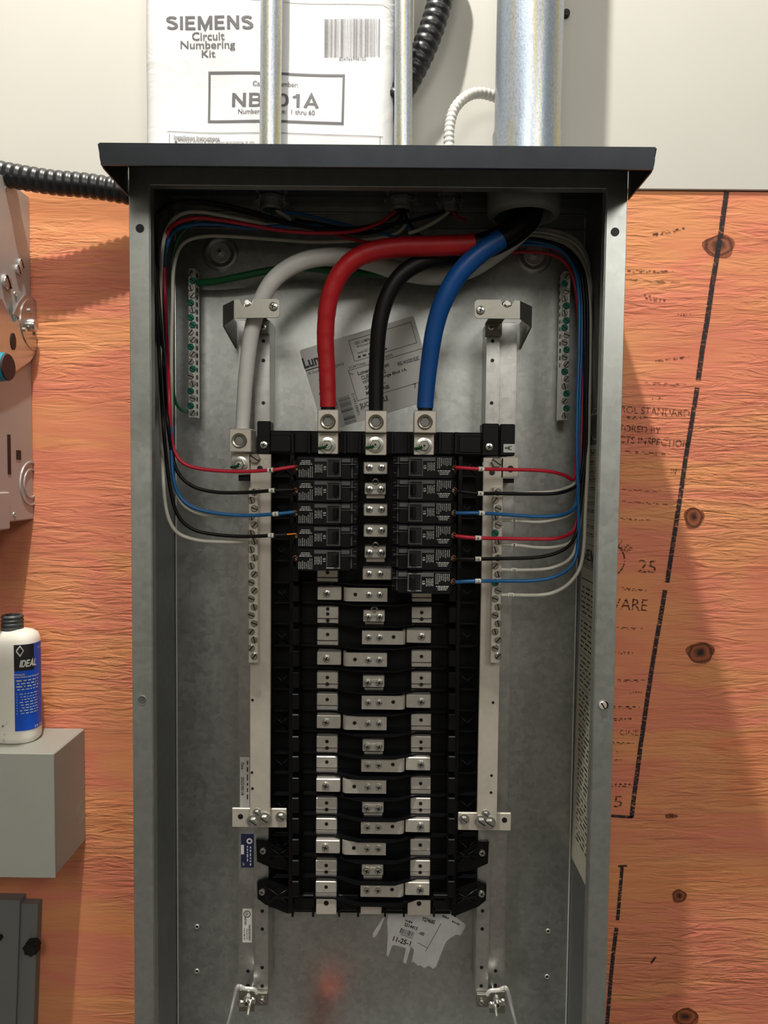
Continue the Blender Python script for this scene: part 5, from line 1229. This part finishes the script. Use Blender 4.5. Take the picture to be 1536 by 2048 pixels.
# label wrapped on the front right of the oval body
def on_bottle(a, z, lift):
    ca, sa = math.cos(a), math.sin(a)
    return Vector((bc.x+(RBt+lift)*math.copysign(abs(ca)**0.8, ca), bc.y+(RBt*0.74+lift)*math.copysign(abs(sa)**0.8, sa), bc.z+z))
def wrap(u0, u1, v0, v1, lift, name, mat, par, label=None):
    bm = B(); n = 20; A0, A1 = math.radians(-78), math.radians(12); H0, H1 = 0.016, HB*0.885; rows = []
    for j in (0, 1):
        rows.append([bm.verts.new(on_bottle(A0+(A1-A0)*(u0+(u1-u0)*i/n), H0+(H1-H0)*(v0 if j == 0 else v1), lift)) for i in range(n+1)])
    for i in range(n): bm.faces.new((rows[0][i], rows[0][i+1], rows[1][i+1], rows[1][i]))
    return obj(name, bm, mat, par, True, label=label)
bl = wrap(0, 1, 0, 1, 0.0004, 'label', 'bottle_blue', bt, 'blue printed label')
wrap(0.0, 0.62, 0.70, 1.0, 0.0007, 'label_block', 'rubber_black', bl, 'black corner block behind the brand lettering')
def wrap_print(pr_items, mat, name):
    A0, A1 = math.radians(-78), math.radians(12); H0, H1 = 0.016, HB*0.885
    pr = Print((0, 0, 0), (1, 0, 0), (0, 0, 1), (0, -1, 0), 0.0)
    for it in pr_items: getattr(pr, it[0])(*it[1:])
    for v in pr.bm.verts:
        v.co = on_bottle(A0+(A1-A0)*v.co.x, H0+(H1-H0)*v.co.z, 0.0010)
    return obj(name, pr.bm, mat, bl)
items = [('text', 'IDEAL', 0.42, 0.79, 0.58, 0.10, 0, dict(wgt=0.19, gap=0.07, slant=0.22)), ('ribbon', [(0.06, 0.93), (0.16, 0.985), (0.26, 0.93), (0.16, 0.87), (0.06, 0.93)], 0.022)]
items += [('text', 'NOALOX', 0.16, 0.655, 0.28, 0.022, 0, 0.02), ('text', 'Anti-Oxidant Joint Compound', 0.42, 0.625, 0.80, 0.026, 0, 0.02)]
for j in range(4): items.append(('scribble', 0.42, 0.585-0.034*j, 0.74-0.05*(j % 2), 0.015, 0, j))
for j in range(8): items += [('scribble', 0.46, 0.43-0.032*j, 0.66-0.06*(j % 3), 0.011, 0, 30+j), ('rect', 0.06, 0.43-0.032*j, 0.018, 0.010)]
items += [('text', '8 FL OZ', 0.78, 0.03, 0.34, 0.028, 0, 0.02), ('text', '30-026', 0.86, 0.94, 0.18, 0.024)]
wrap_print(items, 'print_white', 'label_print')
# ================================================================== LOWER LEFT BOX
gl = thing('low_cabinet', 'grey metal cabinet with a black star knob at the lower left edge', 'cabinet', un(20, 2100, 0.14))
Yc = 0.136
bm = B(); prism(bm, [tuple(un(x, y, Yc)) for x, y in ((-120, 1798), (40, 1801), (30, 2080), (-120, 2080))], (0, 0.0155, 0)); obj('cover', bm, 'low_grey', gl)
bm = B(); prism(bm, [tuple(un(x, y, Yc+0.004)) for x, y in ((41, 1807), (76, 1808), (66, 2080), (31, 2080))], (0, 0.0115, 0)); obj('side_flange', bm, 'low_grey', gl)
p = un(66, 1892, Yc-0.004); bm = B(); pts = []
for k in range(14):
    a = 2*math.pi*k/14+0.3; r_ = (17 if k % 2 == 0 else 13)*K(Yc); pts.append((p.x+r_*math.cos(a), Yc-0.012, p.z+r_*math.sin(a)))
prism(bm, pts, (0, 0.012, 0)); bmesh.ops.bevel(bm, geom=bm.edges[:], offset=0.001, segments=2, affect='EDGES'); ycyl(bm, p, 0.004, Yc-0.001, Yc+0.006, 12); obj('star_knob', bm, 'rubber_black', gl)
p = un(1, 1873, Yc); bm = B(); rg = lathe(bm, p, [(0.0036, Yc), (0.0036, Yc-0.004), (0.0028, Yc-0.005)], 16); bm.faces.new(rg[-1]); obj('small_knob', bm, 'rubber_black', gl, True)

# added orange tube, unseen below the frame, for its blurred reflection in the back
q0 = un(648, 2078, 0.098)
path = resample(spline([q0, Vector((q0.x-0.006, 0.094, q0.z-0.03)), Vector((q0.x-0.016, 0.088, q0.z-0.08)), Vector((q0.x-0.024, 0.082, ZB+0.004))], 8), 0.006)
bm = B(); tube(bm, path, 0.0145, 14)
tag(obj('added_orange_tube', bm, 'added_orange', None, True), 'unseen orange tube added for its reflection in the back panel', 'stand-in')
